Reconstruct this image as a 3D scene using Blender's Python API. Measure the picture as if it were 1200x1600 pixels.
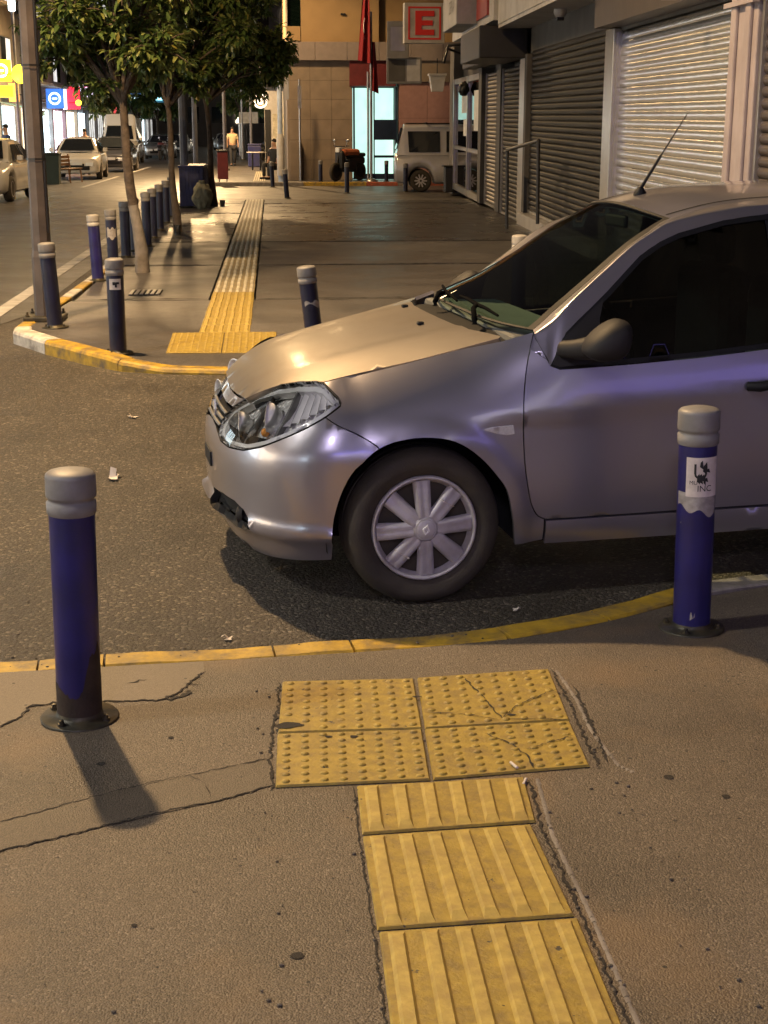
import bpy, bmesh, math, random
from mathutils import Vector, Matrix, noise
from mathutils.geometry import delaunay_2d_cdt
random.seed(7)
R_ = math.radians
scene = bpy.context.scene
COL = scene.collection
for o in list(bpy.data.objects):
    bpy.data.objects.remove(o)

# ------------------------------------------------------------------ camera
cam = bpy.data.cameras.new('camera'); camera = bpy.data.objects.new('camera', cam); COL.objects.link(camera)
cam.sensor_fit = 'VERTICAL'; cam.sensor_height = 36.0; cam.lens = 36.0 * 2250 / 1600
cam.clip_start = .05; cam.clip_end = 800
PITCH, YAW = R_(14.836), R_(4.349)
camera.location = (0, 0, 1.70)
camera.rotation_euler = (R_(90) - PITCH, 0, -YAW)
scene.camera = camera

# ------------------------------------------------------------------ night sky and exposure
world = bpy.data.worlds.new('World'); scene.world = world; world.use_nodes = True
wn, wl = world.node_tree.nodes, world.node_tree.links
sky = wn.new('ShaderNodeTexSky'); sky.sky_type = 'NISHITA'; sky.sun_disc = False
sky.sun_elevation = R_(1.0); sky.sun_rotation = R_(200); sky.air_density = 1.6; sky.dust_density = 4.0
tint = wn.new('ShaderNodeMixRGB'); tint.blend_type = 'MIX'; tint.inputs[0].default_value = .75
tint.inputs[2].default_value = (.62, .48, .52, 1)
wl.new(sky.outputs[0], tint.inputs[1]); wl.new(tint.outputs[0], wn['Background'].inputs[0])
wn['Background'].inputs[1].default_value = .048
scene.view_settings.view_transform = 'Standard'; scene.view_settings.look = 'None'
scene.view_settings.exposure = 0.0; scene.view_settings.gamma = 1.0
scene.view_settings.use_curve_mapping = False
scene.render.engine = 'CYCLES'
scene.cycles.use_denoising = True
scene.cycles.sample_clamp_indirect = 3.0
scene.cycles.max_bounces = 8; scene.cycles.transparent_max_bounces = 12
scene.cycles.caustics_reflective = False; scene.cycles.caustics_refractive = False

# ------------------------------------------------------------------ mesh helpers
class MB:
    """collects faces for one mesh"""
    def __init__(s): s.v = []; s.f = []; s.m = []; s.sm = []
    def add(s, vs, fs, mi=0, smooth=False, T=None):
        b = len(s.v)
        s.v += [tuple(T @ Vector(v)) if T else tuple(v) for v in vs]
        for f in fs: s.f.append(tuple(b + i for i in f)); s.m.append(mi); s.sm.append(smooth)
        return s
    def box(s, x0, y0, z0, x1, y1, z1, mi=0, T=None, bev=0.0):
        if bev <= 0:
            vs = [(x, y, z) for z in (z0, z1) for y in (y0, y1) for x in (x0, x1)]
            return s.add(vs, [(0,2,3,1),(4,5,7,6),(0,1,5,4),(2,6,7,3),(0,4,6,2),(1,3,7,5)], mi, False, T)
        b = min(bev, (x1-x0)*.45, (y1-y0)*.45, (z1-z0)*.45)
        bm = bmesh.new(); bmesh.ops.create_cube(bm, size=1)
        for v in bm.verts: v.co = Vector((x0+(v.co.x+.5)*(x1-x0), y0+(v.co.y+.5)*(y1-y0), z0+(v.co.z+.5)*(z1-z0)))
        bmesh.ops.bevel(bm, geom=bm.edges[:], offset=b, segments=2, affect='EDGES', profile=.5)
        s.bm(bm, mi, False, T); bm.free(); return s
    def bm(s, bm, mi=0, smooth=False, T=None):
        bm.verts.ensure_lookup_table(); bm.verts.index_update()
        return s.add([v.co[:] for v in bm.verts], [[v.index for v in f.verts] for f in bm.faces], mi, smooth, T)
    def lathe(s, prof, n=24, mi=0, T=None, smooth=True, a0=0.0, a1=2*math.pi, cap=True):
        """prof: list of (r,z) about Z"""
        full = abs(a1-a0-2*math.pi) < 1e-6; m = n if full else n+1
        vs = []; fs = []
        for r, z in prof:
            for i in range(m):
                a = a0+(a1-a0)*i/n; vs.append((r*math.cos(a), r*math.sin(a), z))
        for k in range(len(prof)-1):
            for i in range(n):
                j = (i+1) % m
                fs.append((k*m+i, k*m+j, (k+1)*m+j, (k+1)*m+i))
        s.add(vs, fs, mi, smooth, T)
        if cap and full:
            if prof[0][0] > 1e-5: s.add(vs[:m], [tuple(range(m))[::-1]], mi, False, T)
            if prof[-1][0] > 1e-5: s.add(vs[-m:], [tuple(range(m))], mi, False, T)
        return s
    def tube(s, pts, r, n=10, mi=0, smooth=True, cap=True):
        pts = [Vector(p) for p in pts]; rs = r if isinstance(r, (list, tuple)) else [r]*len(pts)
        vs = []; fs = []; up = Vector((0, 0, 1))
        for i, p in enumerate(pts):
            d = (pts[min(i+1, len(pts)-1)]-pts[max(i-1, 0)]).normalized()
            a = d.cross(up)
            if a.length < .05: a = d.cross(Vector((1, 0, 0)))
            a.normalize(); b = d.cross(a)
            for k in range(n):
                t = 2*math.pi*k/n; vs.append(p+a*math.cos(t)*rs[i]+b*math.sin(t)*rs[i])
        for i in range(len(pts)-1):
            for k in range(n):
                j = (k+1) % n; fs.append((i*n+k, i*n+j, (i+1)*n+j, (i+1)*n+k))
        s.add(vs, fs, mi, smooth)
        if cap:
            s.add(vs[:n], [tuple(range(n))], mi); s.add(vs[-n:], [tuple(range(n))[::-1]], mi)
        return s
    def prism(s, poly, z0, z1, mi=0, T=None):
        n = len(poly); vs = [(x, y, z0) for x, y in poly]+[(x, y, z1) for x, y in poly]
        fs = [tuple(range(n))[::-1], tuple(range(n, 2*n))]+[(i, (i+1) % n, n+(i+1) % n, n+i) for i in range(n)]
        return s.add(vs, fs, mi, False, T)
    def mesh(s, name, mats):
        me = bpy.data.meshes.new(name); me.from_pydata(s.v, [], s.f)
        for m in (mats if isinstance(mats, (list, tuple)) else [mats]): me.materials.append(m)
        me.polygons.foreach_set('material_index', s.m); me.polygons.foreach_set('use_smooth', s.sm); me.update()
        return me
    def build(s, name, mats, parent=None, loc=None, rot=None):
        return link(name, s.mesh(name, mats), parent, loc, rot)

def link(name, me, parent=None, loc=None, rot=None):
    o = bpy.data.objects.new(name, me); COL.objects.link(o)
    if parent: o.parent = parent
    if loc: o.location = loc
    if rot: o.rotation_euler = rot
    return o
def tag(o, label=None, cat=None, group=None, kind=None):
    if label: o['label'] = label
    if cat: o['category'] = cat
    if group: o['group'] = group
    if kind: o['kind'] = kind
    return o
def thing(name, label, cat, loc=(0, 0, 0), rz=0.0, group=None, rot=None):
    o = bpy.data.objects.new(name, None); COL.objects.link(o); o.empty_display_size = .2
    o.location = loc; o.rotation_euler = rot or (0, 0, rz)
    return tag(o, label, cat, group)
def copy_tree(o, parent=None):
    c = o.copy(); COL.objects.link(c); c.parent = parent
    for ch in [x for x in bpy.data.objects if x.parent == o]: copy_tree(ch, c)
    return c
def Rz(a): return Matrix.Rotation(a, 4, 'Z')
def Tr(x, y, z): return Matrix.Translation((x, y, z))
def text_mb(body, size, fn, mi=0, depth=.0):
    """letters as a flat triangulated mesh, mapped by fn(x,y)->(x,y,z)"""
    cu = bpy.data.curves.new('txt', 'FONT'); cu.body = body; cu.size = size; cu.align_x = 'CENTER'; cu.align_y = 'CENTER'
    cu.resolution_u = 3; cu.extrude = depth
    ob = bpy.data.objects.new('txt', cu); COL.objects.link(ob)
    me = bpy.data.meshes.new_from_object(ob.evaluated_get(bpy.context.evaluated_depsgraph_get()))
    mb = MB(); mb.add([fn(*v.co) for v in me.vertices], [tuple(p.vertices) for p in me.polygons], mi)
    bpy.data.objects.remove(ob); bpy.data.curves.remove(cu); bpy.data.meshes.remove(me)
    return mb

# ------------------------------------------------------------------ materials
def newmat(name):
    m = bpy.data.materials.new(name); m.use_nodes = True
    return m, m.node_tree.nodes, m.node_tree.links, m.node_tree.nodes['Principled BSDF']
def N(nt, t, **kw):
    n = nt.new(t)
    for k, v in kw.items(): setattr(n, k, v)
    return n
def ramp(nt, pts):
    r = nt.new('ShaderNodeValToRGB'); e = r.color_ramp.elements
    while len(e) < len(pts): e.new(.5)
    for i, (p, c) in enumerate(pts):
        e[i].position = p; e[i].color = (c, c, c, 1) if not isinstance(c, tuple) else tuple(c)+(1,)
    return r
def M(name, col, rough=.6, metal=0.0, var=.18, scale=6.0, bump=.15, bscale=80.0, spec=.5, coat=0.0, dirt=None, dscale=2.0, damt=.5, bdist=.004, rvar=0.0, chips=None):
    m, nt, lk, p = newmat(name)
    tc = nt.new('ShaderNodeTexCoord')
    n1 = N(nt, 'ShaderNodeTexNoise'); n1.inputs['Scale'].default_value = scale; n1.inputs['Detail'].default_value = 6
    lk.new(tc.outputs['Object'], n1.inputs['Vector'])
    lo = tuple(c*(1-var) for c in col); hi = tuple(min(1, c*(1+var)) for c in col)
    r = ramp(nt, [(.3, lo), (.7, hi)]); lk.new(n1.outputs['Fac'], r.inputs[0]); out = r.outputs[0]
    if dirt:
        n2 = N(nt, 'ShaderNodeTexNoise'); n2.inputs['Scale'].default_value = dscale; n2.inputs['Detail'].default_value = 8; n2.inputs['Roughness'].default_value = .65
        lk.new(tc.outputs['Object'], n2.inputs['Vector'])
        r2 = ramp(nt, [(.45, 0.0), (.68, damt)]); lk.new(n2.outputs['Fac'], r2.inputs[0])
        mx = nt.new('ShaderNodeMixRGB'); lk.new(r2.outputs[0], mx.inputs[0]); lk.new(out, mx.inputs[1]); mx.inputs[2].default_value = tuple(dirt)+(1,)
        out = mx.outputs[0]
    if chips:
        n5 = N(nt, 'ShaderNodeTexNoise'); n5.inputs['Scale'].default_value = chips[1]; n5.inputs['Detail'].default_value = 4; n5.inputs['Roughness'].default_value = .7
        mp5 = nt.new('ShaderNodeMapping'); mp5.inputs['Scale'].default_value = chips[3]; lk.new(tc.outputs['Object'], mp5.inputs[0]); lk.new(mp5.outputs[0], n5.inputs['Vector'])
        r5 = ramp(nt, [(chips[2], 0.0), (chips[2]+.02, 1.0)]); lk.new(n5.outputs['Fac'], r5.inputs[0])
        mx5 = nt.new('ShaderNodeMixRGB'); lk.new(r5.outputs[0], mx5.inputs[0]); lk.new(out, mx5.inputs[1]); mx5.inputs[2].default_value = tuple(chips[0])+(1,)
        out = mx5.outputs[0]
    lk.new(out, p.inputs['Base Color'])
    p.inputs['Roughness'].default_value = rough; p.inputs['Metallic'].default_value = metal
    p.inputs['Specular IOR Level'].default_value = spec
    if coat: p.inputs['Coat Weight'].default_value = coat; p.inputs['Coat Roughness'].default_value = .06
    if rvar:
        mr = nt.new('ShaderNodeMapRange'); mr.inputs[3].default_value = max(.02, rough-rvar); mr.inputs[4].default_value = min(1, rough+rvar)
        lk.new(n1.outputs['Fac'], mr.inputs[0]); lk.new(mr.outputs[0], p.inputs['Roughness'])
    if bump:
        nb = N(nt, 'ShaderNodeTexNoise'); nb.inputs['Scale'].default_value = bscale; nb.inputs['Detail'].default_value = 5
        lk.new(tc.outputs['Object'], nb.inputs['Vector'])
        b = nt.new('ShaderNodeBump'); b.inputs['Strength'].default_value = bump; b.inputs['Distance'].default_value = bdist
        lk.new(nb.outputs['Fac'], b.inputs['Height']); lk.new(b.outputs[0], p.inputs['Normal'])
    return m
def E_(name, col, s, var=0.0):
    m, nt, lk, p = newmat(name)
    p.inputs['Base Color'].default_value = tuple(col)+(1,); p.inputs['Emission Color'].default_value = tuple(col)+(1,)
    p.inputs['Emission Strength'].default_value = s; p.inputs['Roughness'].default_value = .4
    if var:
        tc = nt.new('ShaderNodeTexCoord'); n = nt.new('ShaderNodeTexNoise'); n.inputs['Scale'].default_value = 3
        lk.new(tc.outputs['Object'], n.inputs['Vector'])
        mr = nt.new('ShaderNodeMapRange'); mr.inputs[1].default_value = .3; mr.inputs[2].default_value = .7
        mr.inputs[3].default_value = s*(1-var); mr.inputs[4].default_value = s*(1+var)
        lk.new(n.outputs['Fac'], mr.inputs[0]); lk.new(mr.outputs[0], p.inputs['Emission Strength'])
    return m
def glass(name, tintc, trans=.75, rough=.02, ior=1.5):
    """clear or tinted thin pane: tinted transparency under a fresnel reflection"""
    m = bpy.data.materials.new(name); m.use_nodes = True; nt = m.node_tree.nodes; lk = m.node_tree.links
    nt.remove(nt['Principled BSDF'])
    t = nt.new('ShaderNodeBsdfTransparent'); t.inputs[0].default_value = tuple(c*trans for c in tintc)+(1,)
    g = nt.new('ShaderNodeBsdfGlossy'); g.inputs['Roughness'].default_value = rough
    f = nt.new('ShaderNodeFresnel'); f.inputs[0].default_value = ior
    mx = nt.new('ShaderNodeMixShader'); lk.new(f.outputs[0], mx.inputs[0]); lk.new(t.outputs[0], mx.inputs[1]); lk.new(g.outputs[0], mx.inputs[2])
    lk.new(mx.outputs[0], nt['Material Output'].inputs[0])
    return m
def ground_mat(name, stops, vscale, blot, bump, bdist, rough, spec=.5, stain=None, pit=0.0, grain_amt=.5):
    """stone-in-binder surface: voronoi chips + blotches + dark specks"""
    m, nt, lk, p = newmat(name); tc = nt.new('ShaderNodeTexCoord')
    v = nt.new('ShaderNodeTexVoronoi'); v.inputs['Scale'].default_value = vscale; lk.new(tc.outputs['Object'], v.inputs['Vector'])
    sep = nt.new('ShaderNodeSeparateColor'); lk.new(v.outputs['Color'], sep.inputs[0])
    rc = ramp(nt, stops); lk.new(sep.outputs[0], rc.inputs[0])
    n = nt.new('ShaderNodeTexNoise'); n.inputs['Scale'].default_value = 1.3; n.inputs['Detail'].default_value = 7; n.inputs['Roughness'].default_value = .62
    lk.new(tc.outputs['Object'], n.inputs['Vector'])
    rb = ramp(nt, [(.32, 1-blot), (.68, 1+blot*.0+0.0), ]) if False else ramp(nt, [(.32, 1-blot), (.7, 1.0)])
    lk.new(n.outputs['Fac'], rb.inputs[0])
    n3 = nt.new('ShaderNodeTexNoise'); n3.inputs['Scale'].default_value = 260; n3.inputs['Detail'].default_value = 3
    lk.new(tc.outputs['Object'], n3.inputs['Vector'])
    rg = ramp(nt, [(.3, 1-grain_amt), (.7, 1.0)]); lk.new(n3.outputs['Fac'], rg.inputs[0])
    m1 = nt.new('ShaderNodeMixRGB'); m1.blend_type = 'MULTIPLY'; m1.inputs[0].default_value = 1; lk.new(rc.outputs[0], m1.inputs[1]); lk.new(rb.outputs[0], m1.inputs[2])
    m2 = nt.new('ShaderNodeMixRGB'); m2.blend_type = 'MULTIPLY'; m2.inputs[0].default_value = 1; lk.new(m1.outputs[0], m2.inputs[1]); lk.new(rg.outputs[0], m2.inputs[2])
    out = m2.outputs[0]
    if stain:
        n4 = nt.new('ShaderNodeTexNoise'); n4.inputs['Scale'].default_value = 2.6; n4.inputs['Detail'].default_value = 5
        mp = nt.new('ShaderNodeMapping'); mp.inputs['Location'].default_value = (7.3, 2.2, 0); lk.new(tc.outputs['Object'], mp.inputs[0]); lk.new(mp.outputs[0], n4.inputs['Vector'])
        r4 = ramp(nt, [(.52, 0.0), (.72, .6)]); lk.new(n4.outputs['Fac'], r4.inputs[0])
        m3 = nt.new('ShaderNodeMixRGB'); lk.new(r4.outputs[0], m3.inputs[0]); lk.new(out, m3.inputs[1]); m3.inputs[2].default_value = tuple(stain)+(1,)
        out = m3.outputs[0]
    if pit:
        v2 = nt.new('ShaderNodeTexVoronoi'); v2.inputs['Scale'].default_value = 26; lk.new(tc.outputs['Object'], v2.inputs['Vector'])
        sp = nt.new('ShaderNodeSeparateColor'); lk.new(v2.outputs['Color'], sp.inputs[0])
        a = nt.new('ShaderNodeMath'); a.operation = 'LESS_THAN'; lk.new(v2.outputs['Distance'], a.inputs[0]); a.inputs[1].default_value = .13
        b = nt.new('ShaderNodeMath'); b.operation = 'GREATER_THAN'; lk.new(sp.outputs[1], b.inputs[0]); b.inputs[1].default_value = 1-pit
        c = nt.new('ShaderNodeMath'); c.operation = 'MULTIPLY'; lk.new(a.outputs[0], c.inputs[0]); lk.new(b.outputs[0], c.inputs[1])
        m5 = nt.new('ShaderNodeMixRGB'); lk.new(c.outputs[0], m5.inputs[0]); lk.new(out, m5.inputs[1]); m5.inputs[2].default_value = (.02, .017, .014, 1)
        out = m5.outputs[0]
    lk.new(out, p.inputs['Base Color'])
    p.inputs['Specular IOR Level'].default_value = spec
    rr = ramp(nt, [(.3, rough-.14), (.7, min(1, rough+.1))]); lk.new(n.outputs['Fac'], rr.inputs[0]); lk.new(rr.outputs[0], p.inputs['Roughness'])
    ad = nt.new('ShaderNodeMath'); ad.operation = 'MULTIPLY_ADD'; lk.new(v.outputs['Distance'], ad.inputs[0]); ad.inputs[1].default_value = -1.0; lk.new(n3.outputs['Fac'], ad.inputs[2])
    b = nt.new('ShaderNodeBump'); b.inputs['Strength'].default_value = bump; b.inputs['Distance'].default_value = bdist
    lk.new(ad.outputs[0], b.inputs['Height']); lk.new(b.outputs[0], p.inputs['Normal'])
    return m

MAT = {}
MAT['asphalt'] = ground_mat('asphalt', [(0, (.058, .047, .035)), (.6, (.092, .075, .055)), (.88, (.135, .112, .084)), (.985, (.32, .275, .21))], 80, .50, .8, .010, .58)
MAT['road_far'] = ground_mat('asphalt_worn', [(0, (.07, .062, .055)), (1, (.11, .10, .09))], 40, .3, .4, .004, .45)
MAT['pave_near'] = ground_mat('pavement_concrete', [(0, (.135, .108, .078)), (.5, (.195, .156, .112)), (.92, (.24, .195, .142)), (1, (.36, .30, .225))], 210, .50, .50, .0045, .60, stain=(.185, .125, .068), pit=.16, grain_amt=.5)
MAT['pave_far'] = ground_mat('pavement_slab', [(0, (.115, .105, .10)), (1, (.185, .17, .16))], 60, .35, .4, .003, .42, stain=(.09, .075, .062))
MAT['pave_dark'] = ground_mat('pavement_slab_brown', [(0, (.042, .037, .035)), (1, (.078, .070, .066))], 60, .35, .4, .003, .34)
MAT['joint'] = M('joint_filler', (.025, .022, .02), .9, bump=.5, bscale=90)
MAT['tile_d'] = M('tactile_worn_groove', (.27, .22, .13), .6, var=.2, scale=6, bump=.3, bscale=100, dirt=(.16, .12, .05), dscale=1.2, damt=.6)
MAT['crack'] = M('crack_dirt', (.030, .025, .019), .95, bump=.8, bscale=200)
MAT['kerb_y'] = M('kerb_yellow_paint', (.43, .27, .022), .55, var=.22, scale=14, bump=.5, bscale=70, dirt=(.10, .08, .06), dscale=9, damt=.85)
MAT['kerb_w'] = M('kerb_white_paint', (.55, .52, .46), .55, var=.15, scale=12, bump=.5, bscale=70, dirt=(.12, .10, .09), dscale=8, damt=.8)
MAT['kerb_c'] = M('kerb_concrete', (.24, .215, .19), .8, var=.2, scale=12, bump=.6, bscale=90, dirt=(.10, .085, .07), dscale=7, damt=.7)
MAT['kerb_r'] = M('kerb_red_paint', (.42, .10, .05), .6, dirt=(.1, .08, .06), dscale=8, damt=.6)
MAT['tile_y'] = M('tactile_yellow', (.33, .232, .038), .60, var=.20, scale=30, bump=.6, bscale=120, bdist=.003, dirt=(.19, .13, .045), dscale=22, damt=.8, chips=((.055, .045, .03), 26, .665, (1, 1, 1)))
MAT['tile_ridge_lit'] = M('tactile_yellow_ridge_lit', (.43, .315, .075), .55, var=.18, scale=30, bump=.5, bscale=120, bdist=.002, dirt=(.30, .20, .06), dscale=18, damt=.7)  # paler yellow on the ridges stands in for the highlight along the bars
MAT['tile_g'] = M('tactile_worn_ridge', (.62, .57, .44), .42, var=.2, scale=6, bump=.3, bscale=100, dirt=(.16, .13, .09), dscale=2.5, damt=.7)
MAT['line_w'] = M('road_white_paint', (.48, .46, .43), .6, var=.2, scale=10, dirt=(.10, .09, .08), dscale=5, damt=.8)
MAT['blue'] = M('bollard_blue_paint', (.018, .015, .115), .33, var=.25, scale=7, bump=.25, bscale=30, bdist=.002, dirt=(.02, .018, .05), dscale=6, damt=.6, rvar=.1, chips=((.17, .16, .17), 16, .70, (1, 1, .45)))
MAT['blue_shaded'] = M('bollard_blue_paint_shaded', (.010, .011, .038), .4, var=.3, scale=7, bump=.2, bscale=40, dirt=(.03, .028, .03), dscale=5, damt=.5, chips=((.15, .145, .15), 16, .70, (1, 1, .45)))  # same blue paint, darkened to carry how it looks under the sodium light
MAT['rust'] = M('scorched_rusty_paint', (.030, .018, .012), .7, var=.5, scale=18, bump=.6, bscale=60)
MAT['cap'] = M('bollard_cap_grey', (.225, .215, .205), .50, metal=.0, var=.14, scale=9, bump=.15, bscale=50, dirt=(.16, .14, .12), dscale=8, damt=.6)
MAT['capw'] = M('bollard_cap_pale', (.42, .40, .37), .45, var=.12, scale=9, dirt=(.2, .18, .16), dscale=7, damt=.6)
MAT['base'] = M('bollard_base_plate', (.045, .042, .03), .45, metal=.4, var=.4, scale=20, bump=.4, bscale=60, dirt=(.10, .07, .03), dscale=12, damt=.7)
MAT['paper'] = M('sticker_paper', (.72, .64, .58), .6, var=.08, scale=15, bump=.1, dirt=(.4, .34, .3), dscale=9, damt=.6)
MAT['glue'] = M('torn_sticker_backing', (.34, .31, .29), .7, var=.25, scale=40, bump=.3)
MAT['ink'] = M('black_ink', (.012, .012, .013), .5, bump=0)
MAT['pole'] = M('lamp_post_brown', (.095, .075, .066), .55, var=.3, scale=5, bump=.4, bscale=50, dirt=(.05, .042, .04), dscale=3, damt=.8)
MAT['pole_b'] = M('lamp_post_blue_grey', (.13, .14, .18), .5, var=.2, scale=5, dirt=(.08, .07, .07), dscale=3, damt=.6)
MAT['steel'] = M('galvanised_steel', (.42, .41, .40), .35, metal=.9, var=.15, scale=7, rvar=.1)
MAT['black'] = M('black_plastic', (.010, .010, .011), .62, bump=.1, spec=.25)
MAT['iron'] = M('black_iron', (.012, .011, .011), .42, var=.3, bump=.15)
# ------------------------------------------------------------------ geometry tools: polygons filled by constrained Delaunay
def in_poly(p, poly):
    x, y = p; c = False; j = len(poly)-1
    for i in range(len(poly)):
        xi, yi = poly[i]; xj, yj = poly[j]
        if (yi > y) != (yj > y) and x < (xj-xi)*(y-yi)/(yj-yi+1e-12)+xi: c = not c
        j = i
    return c
def seg_dist(p, a, b):
    ax, ay = a; bx, by = b; px, py = p; dx, dy = bx-ax, by-ay; L = dx*dx+dy*dy
    t = 0 if L == 0 else max(0, min(1, ((px-ax)*dx+(py-ay)*dy)/L))
    return math.hypot(px-ax-t*dx, py-ay-t*dy)
def resample(poly, step, closed=True):
    out = []; n = len(poly)
    for i in range(n if closed else n-1):
        a = poly[i]; b = poly[(i+1) % n]; L = math.hypot(b[0]-a[0], b[1]-a[1]); k = max(1, int(math.ceil(L/step)))
        out += [(a[0]+(b[0]-a[0])*t/k, a[1]+(b[1]-a[1])*t/k) for t in range(k)]
    if not closed: out.append(poly[-1])
    return out
def smooth_line(pts, n=5, closed=False):
    out = []; m = len(pts)
    for i in range(m if closed else m-1):
        g = (lambda k: pts[k % m]) if closed else (lambda k: pts[max(0, min(m-1, k))])
        p0, p1, p2, p3 = g(i-1), g(i), g(i+1), g(i+2)
        for t in range(n):
            t = t/n
            out.append(tuple(.5*((2*b)+(-a+c)*t+(2*a-5*b+4*c-d)*t*t+(-a+3*b-3*c+d)*t**3) for a, b, c, d in zip(p0, p1, p2, p3)))
    if not closed: out.append(tuple(pts[-1]))
    return out
def area(poly): return .5*sum(poly[i-1][0]*poly[i][1]-poly[i][0]*poly[i-1][1] for i in range(len(poly)))
def inset(poly, d):
    if area(poly) < 0: poly = poly[::-1]
    out = []; n = len(poly)
    for i in range(n):
        a, b, c = poly[i-1], poly[i], poly[(i+1) % n]
        def nr(p, q):
            dx, dy = q[0]-p[0], q[1]-p[1]; L = math.hypot(dx, dy) or 1e-9; return (-dy/L, dx/L)
        n1, n2 = nr(a, b), nr(b, c); k = 1+n1[0]*n2[0]+n1[1]*n2[1]; k = max(k, .35)
        out.append((b[0]+d*(n1[0]+n2[0])/k, b[1]+d*(n1[1]+n2[1])/k))
    return out
def fill(poly, step, holes=(), bstep=None):
    """triangulate polygon with inner points; returns verts2d, tris, boundary loops"""
    if area(poly) < 0: poly = poly[::-1]
    bstep = bstep or step
    loops = [resample(poly, bstep)]+[resample(h, bstep) for h in holes]
    pts = []; edges = []
    for L in loops:
        b = len(pts); pts += L; edges += [(b+i, b+(i+1) % len(L)) for i in range(len(L))]
    xs = [p[0] for p in poly]; ys = [p[1] for p in poly]
    x = min(xs)+step*.5
    segs = [(pts[a], pts[b]) for a, b in edges]
    while x < max(xs):
        y = min(ys)+step*.5
        while y < max(ys):
            p = (x, y)
            if in_poly(p, loops[0]) and not any(in_poly(p, h) for h in loops[1:]):
                if all(abs(s[0][0]-x) > bstep+step or seg_dist(p, *s) > .45*step for s in segs): pts.append(p)
            y += step
        x += step
    r = delaunay_2d_cdt([Vector(p) for p in pts], edges, [], 0, 1e-6)
    V = [tuple(v) for v in r[0]]; F = []
    for f in r[2]:
        c = (sum(V[i][0] for i in f)/3, sum(V[i][1] for i in f)/3)
        if in_poly(c, loops[0]) and not any(in_poly(c, h) for h in loops[1:]):
            a, b, d = [V[i] for i in f]
            if (b[0]-a[0])*(d[1]-a[1])-(b[1]-a[1])*(d[0]-a[0]) < 0: f = f[::-1]
            F.append(tuple(f))
    return V, F
def lin(x, T):
    if x <= T[0][0]: return T[0][1]
    for (a, b), (c, d) in zip(T, T[1:]):
        if x <= c: return b+(d-b)*(x-a)/(c-a)
    return T[-1][1]

# ------------------------------------------------------------------ ground, roads, pavements
g = MB().add([(-260, -80, 0), (260, -80, 0), (260, 420, 0), (-260, 420, 0)], [(0, 1, 2, 3)])
tag(g.build('ground', MAT['asphalt']), kind='structure')
g = MB().add([(-8.8, 15.0, .004), (-2.62, 12.6, .004), (-2.32, 14, .004), (-2.25, 35.3, .004), (-2.2, 300, .004), (-8.8, 300, .004)], [(0, 1, 2, 3, 4, 5)])
tag(g.build('road', MAT['road_far']), kind='structure')
g = MB().add([(-2.2, 35.6, .004), (30, 35.6, .004), (30, 46.7, .004), (-2.2, 46.7, .004)], [(0, 1, 2, 3)])
tag(g.build('cross_street', MAT['road_far']), kind='structure')
g = MB()
for x0, y0, y1 in ((-2.72, 12.9, 40),):
    n = 30
    for i in range(n):
        a = y0+(y1-y0)*i/n; b = y0+(y1-y0)*(i+1)/n
        g.add([(x0, a, .009), (x0+.15, a, .009), (x0+.15, b, .009), (x0, b, .009)], [(0, 1, 2, 3)])
tag(g.build('road_marking_line', MAT['line_w']), kind='structure')
g = MB()
for y0, y1 in ((46, 57), (60, 72)):
    g.add([(-5.9, y0, .009), (-5.76, y0, .009), (-5.76, y1, .009), (-5.9, y1, .009)], [(0, 1, 2, 3)])
tag(g.build('road_marking_centre', MAT['line_w']), kind='structure')

# near pavement: falls gently towards the dropped kerb
KN = [(-2.05, 4.36), (-1.5, 4.43), (-.916, 4.50), (-.579, 4.53), (-.041, 4.58), (.263, 4.61), (.52, 4.65), (.785, 4.712), (1.1, 4.86), (1.468, 5.09), (1.7, 5.19), (1.91, 5.259), (2.5, 5.38), (3.4, 5.5), (8.0, 6.0)]
KS = smooth_line(KN, 5)
def kn(x): return lin(x, KS)
def zpav(y): return .03+.028*max(-.45, 4.5-y)
KW = .125
pavement = None
poly = [(x, y-KW) for x, y in KS if x >= -2.0]
poly = [(-2.0, -9), (8.0, -9)]+poly[::-1]
V, F = fill(poly, .35, bstep=.3)
g = MB(); g.add([(x, y, zpav(y)) for x, y in V], F, smooth=True)
pavement = tag(g.build('pavement', MAT['pave_near']), kind='structure')

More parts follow.
